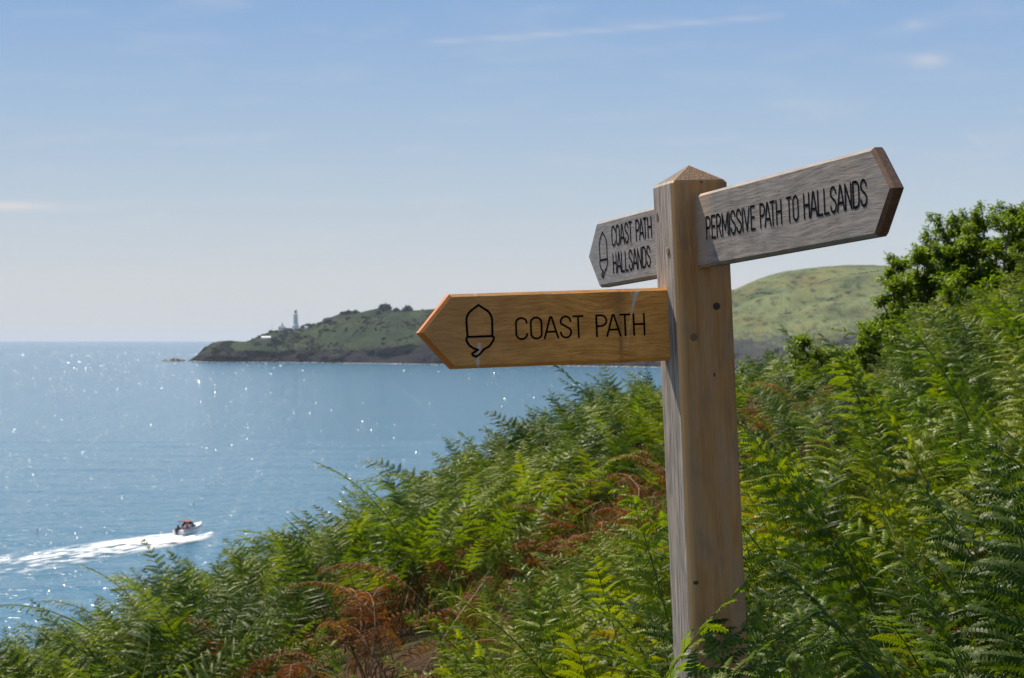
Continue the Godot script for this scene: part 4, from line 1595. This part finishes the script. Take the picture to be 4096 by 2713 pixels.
# ------------------------------------------------------------------ leafy bushes
func bush(called: String, label: String, at: Vector3, size: Vector3, seed_value: int, leaves: int) -> void:
	var g := RandomNumberGenerator.new()
	g.seed = seed_value
	var t := thing(called, label, "bush", at, "leafy bushes at the right edge")
	var st := st_new()
	var tips := []
	for i in 26:
		var a := TAU * i / 13.0 + g.randf_range(-0.3, 0.3)
		var out := g.randf_range(0.35, 1.0)
		var p := Vector3(cos(a) * 0.08, -0.1, sin(a) * 0.08)
		var goal := Vector3(cos(a) * size.x * out, size.y * sqrt(maxf(1.1 - out * out, 0.05)) * g.randf_range(0.75, 1.0), sin(a) * size.z * out)
		var pts := [p]
		for k in range(1, 7):
			var q := p.lerp(goal, k / 6.0) + Vector3(g.randf_range(-1, 1), g.randf_range(-0.6, 1), g.randf_range(-1, 1)) * 0.06 * size.x
			pts.append(q)
			if k > 1:
				for r in 5:
					var dir := ((goal - p).normalized() * 0.5 + Vector3(g.randf_range(-1, 1), g.randf_range(-0.3, 1), g.randf_range(-1, 1))).normalized()
					var end: Vector3 = q + dir * g.randf_range(0.14, 0.36) * size.x
					tube(st, [q, q.lerp(end, 0.5) + Vector3(0, 0.02, 0), end], 0.007, 0.002, 4)
					tips.append([q, end])
		tube(st, pts, 0.028, 0.006, 5)
	obj("branches", done(st), mat(0.09, 0.075, 0.055, 0.9), t)
	# leaf
	var v := PackedVector3Array([Vector3(0, 0, 0), Vector3(0.009, 0.004, 0.014), Vector3(-0.009, 0.004, 0.014), Vector3(0.007, 0.0, 0.03), Vector3(-0.007, 0.0, 0.03), Vector3(0, -0.004, 0.042), Vector3(0, -0.001, 0.016)])
	var n := PackedVector3Array([Vector3.UP, Vector3(0.3, 0.95, 0), Vector3(-0.3, 0.95, 0), Vector3(0.3, 0.9, 0.3), Vector3(-0.3, 0.9, 0.3), Vector3(0, 0.9, 0.4), Vector3.UP])
	for i in n.size():
		n[i] = n[i].normalized()
	var lm := mesh_of(v, n, PackedInt32Array([0, 6, 1, 0, 2, 6, 1, 6, 3, 2, 4, 6, 3, 6, 5, 4, 5, 6]))
	var mm := MultiMesh.new()
	mm.transform_format = MultiMesh.TRANSFORM_3D
	mm.use_colors = true
	mm.mesh = lm
	mm.instance_count = leaves
	for i in leaves:
		var tip = tips[g.randi() % tips.size()]
		var f := sqrt(g.randf())
		var p: Vector3 = tip[0].lerp(tip[1], f) + Vector3(g.randf_range(-1, 1), g.randf_range(-1, 1), g.randf_range(-1, 1)) * 0.035
		var b := Basis(Vector3.UP, g.randf_range(0, TAU)) * Basis(Vector3.RIGHT, g.randf_range(-0.9, 0.7)) * Basis(Vector3.FORWARD, g.randf_range(-0.6, 0.6))
		mm.set_instance_transform(i, Transform3D(b.scaled_local(Vector3.ONE * g.randf_range(0.65, 1.15)), p))
		var k := g.randf_range(0.7, 1.35)
		mm.set_instance_color(i, Color(0.12 * k, 0.2 * k, 0.009 * k).lerp(Color(0.18, 0.24, 0.011), g.randf() * 0.5))
	var mi := MultiMeshInstance3D.new()
	mi.name = "leaves"
	mi.multimesh = mm
	mi.material_override = leaf_mat(Color(1, 1, 1), 0.42)
	mi.set_meta("kind", "stuff")
	t.add_child(mi)

func build_bushes() -> void:
	bush("leafy_bush", "tall dark leafy bush reaching the top of the slope at the right edge", Vector3(4.6, -0.45, -21.2), Vector3(0.85, 1.65, 0.8), 71, 90000)
	bush("leafy_bush", "lower leafy bush left of the tall one with bare twigs against the hill", Vector3(3.85, -0.6, -20.7), Vector3(0.5, 1.4, 0.6), 72, 50000)
	bush("leafy_bush", "leafy bush cut by the right edge of the frame below the sky", Vector3(5.7, -0.3, -21.8), Vector3(1.0, 1.7, 0.9), 73, 72000)
	bush("leafy_bush", "low leafy bush at the left foot of the bushes, closest to the pale hill", Vector3(3.4, -0.8, -19.6), Vector3(0.45, 1.05, 0.5), 74, 30000)
	bush("leafy_bush", "low leafy bush in front of the tall one, half buried in bracken", Vector3(4.1, -0.65, -19.2), Vector3(0.65, 1.15, 0.6), 75, 46000)
	bush("leafy_bush", "small leafy bush on the crest midway between the post and the bigger bushes", Vector3(2.85, -1.05, -20.3), Vector3(0.45, 1.05, 0.45), 76, 24000)
	bush("leafy_bush", "small leafy bush on the crest just right of the post", Vector3(2.2, -1.3, -20.2), Vector3(0.5, 1.0, 0.45), 77, 24000)

# ------------------------------------------------------------------ sky
func sky_image() -> Image:
	var w := 4096
	var h := 2048
	var im := Image.create(w, h, false, Image.FORMAT_RGBF)
	# elevation in degrees, linear colour
	var ramp := [[0.0, 0.645, 0.655, 0.665], [1.5, 0.62, 0.65, 0.675], [3.5, 0.51, 0.60, 0.69], [6.0, 0.375, 0.515, 0.70], [8.8, 0.265, 0.425, 0.69], [14.0, 0.21, 0.36, 0.65], [30.0, 0.17, 0.30, 0.58], [90.0, 0.13, 0.25, 0.52]]
	# vapour trails: azimuth and elevation of both ends, half width, strength (degrees)
	var lines := [[-2.46, 7.63, 7.19, 8.3, 0.045, 0.21], [7.52, 6.1, 8.5, 5.2, 0.04, 0.12], [11.4, 5.4, 12.3, 4.75, 0.06, 0.12], [11.0, 8.45, 13.3, 8.75, 0.10, 0.05], [3.6, 5.1, 6.2, 5.2, 0.12, 0.05], [-9.0, 8.9, -6.5, 8.5, 0.15, 0.05], [-2.0, 8.8, 3.0, 7.2, 0.35, 0.025], [30.0, 22.0, 52.0, 19.0, 0.12, 0.12], [-50.0, 16.0, -28.0, 13.0, 0.12, 0.1]]
	# little fleecy clouds: azimuth, elevation, half width, half height, strength
	var puffs := [[-12.6, 3.36, 1.7, 0.085, 0.5], [-13.0, 3.34, 0.9, 0.05, 0.25], [10.75, 7.05, 0.42, 0.16, 0.26], [10.9, 6.95, 0.9, 0.12, 0.07], [10.3, 8.0, 0.3, 0.1, 0.10], [7.4, 6.2, 1.2, 0.3, 0.045], [24.0, 11.0, 3.0, 0.5, 0.2], [-36.0, 9.0, 4.0, 0.4, 0.2], [44.0, 7.0, 5.0, 0.35, 0.25]]
	var cirrus := noise(61, 0.05, 5)
	for y in h:
		var el := 90.0 - (y + 0.5) / h * 180.0
		var c := Color(lerp_table(ramp, el, 1), lerp_table(ramp, el, 2), lerp_table(ramp, el, 3)) * (1.0 / EXPOSURE)
		im.fill_rect(Rect2i(0, y, w, 1), c)
		if el < 0.0 or el > 34.0:
			continue
		for x in range(w / 2 - 720, w / 2 + 720):
			var az := (x + 0.5 - w / 2) / w * 360.0
			var veil := cirrus.get_noise_2d(az * 4.0 + el * 2.0, el * 26.0 - az * 1.5)
			var k := clampf(veil - 0.06, 0.0, 1.0) * 0.10 * clampf(el / 3.0, 0.0, 1.0)
			for q in lines:
				if el > maxf(q[1], q[3]) + 1.0 or el < minf(q[1], q[3]) - 1.0 or az < q[0] - 0.5 or az > q[2] + 0.5:
					continue
				var t: float = clampf((az - q[0]) / (q[2] - q[0]), 0.0, 1.0)
				var off: float = (el - lerpf(q[1], q[3], t)) / q[4]
				var ends: float = clampf((az - q[0]) * 2.0, 0, 1) * clampf((q[2] - az) * 2.0, 0, 1)
				k += q[5] * exp(-off * off) * ends * (0.95 + 0.15 * veil)
			for q in puffs:
				var dx: float = (az - q[0]) / q[2]
				var dy: float = (el - q[1]) / q[3]
				var r := dx * dx + dy * dy
				if r < 6.0:
					k += q[4] * exp(-r) * clampf(0.9 + veil * 1.2, 0.0, 1.6)
			if k > 0.002:
				im.set_pixel((x + w / 2) % w, y, c.lerp(Color(0.78, 0.73, 0.72) * (1.0 / EXPOSURE), minf(k * 1.6, 0.8)))
	return im

func _ready() -> void:
	# camera: eye level at y = 0, looking along -z
	var cam := Camera3D.new()
	cam.name = "camera"
	var lens := CameraAttributesPhysical.new()
	lens.frustum_focal_length = 78.06
	lens.frustum_focus_distance = 4.5
	lens.frustum_near = 0.1
	lens.frustum_far = 60000.0
	lens.exposure_aperture = 22.0
	cam.attributes = lens
	cam.current = true
	add_child(cam)
	# sky and air
	var env := Environment.new()
	env.background_mode = Environment.BG_SKY
	var sky := Sky.new()
	var pan := PanoramaSkyMaterial.new()
	pan.panorama = ImageTexture.create_from_image(sky_image())
	sky.sky_material = pan
	env.sky = sky
	env.tonemap_mode = Environment.TONE_MAPPER_LINEAR
	env.tonemap_exposure = EXPOSURE
	env.fog_enabled = true
	env.fog_density = 0.00003
	env.fog_light_color = Color(0.85, 0.92, 1.0)
	env.sdfgi_enabled = true
	env.ssao_enabled = true
	env.ssil_enabled = true
	var we := WorldEnvironment.new()
	we.name = "world"
	we.environment = env
	add_child(we)
	# sun: ahead and to the left of the camera
	var sun := DirectionalLight3D.new()
	sun.name = "sun"
	sun.light_energy = 1.6
	sun.light_color = Color(1.0, 0.95, 0.87)
	sun.light_angular_distance = 0.5
	sun.shadow_enabled = true
	var az := deg_to_rad(-32.0)
	var el := deg_to_rad(51.0)
	var to_sun := Vector3(sin(az) * cos(el), sin(el), -cos(az) * cos(el))
	sun.basis = Basis.looking_at(-to_sun)
	add_child(sun)

	bumps = noise(3, 0.5, 3)
	solve_survey()
	build_sea()
	build_ground()
	build_headland()
	build_surf()
	build_far_things()
	build_boat()
	build_bracken()
	build_bushes()
	build_signpost()
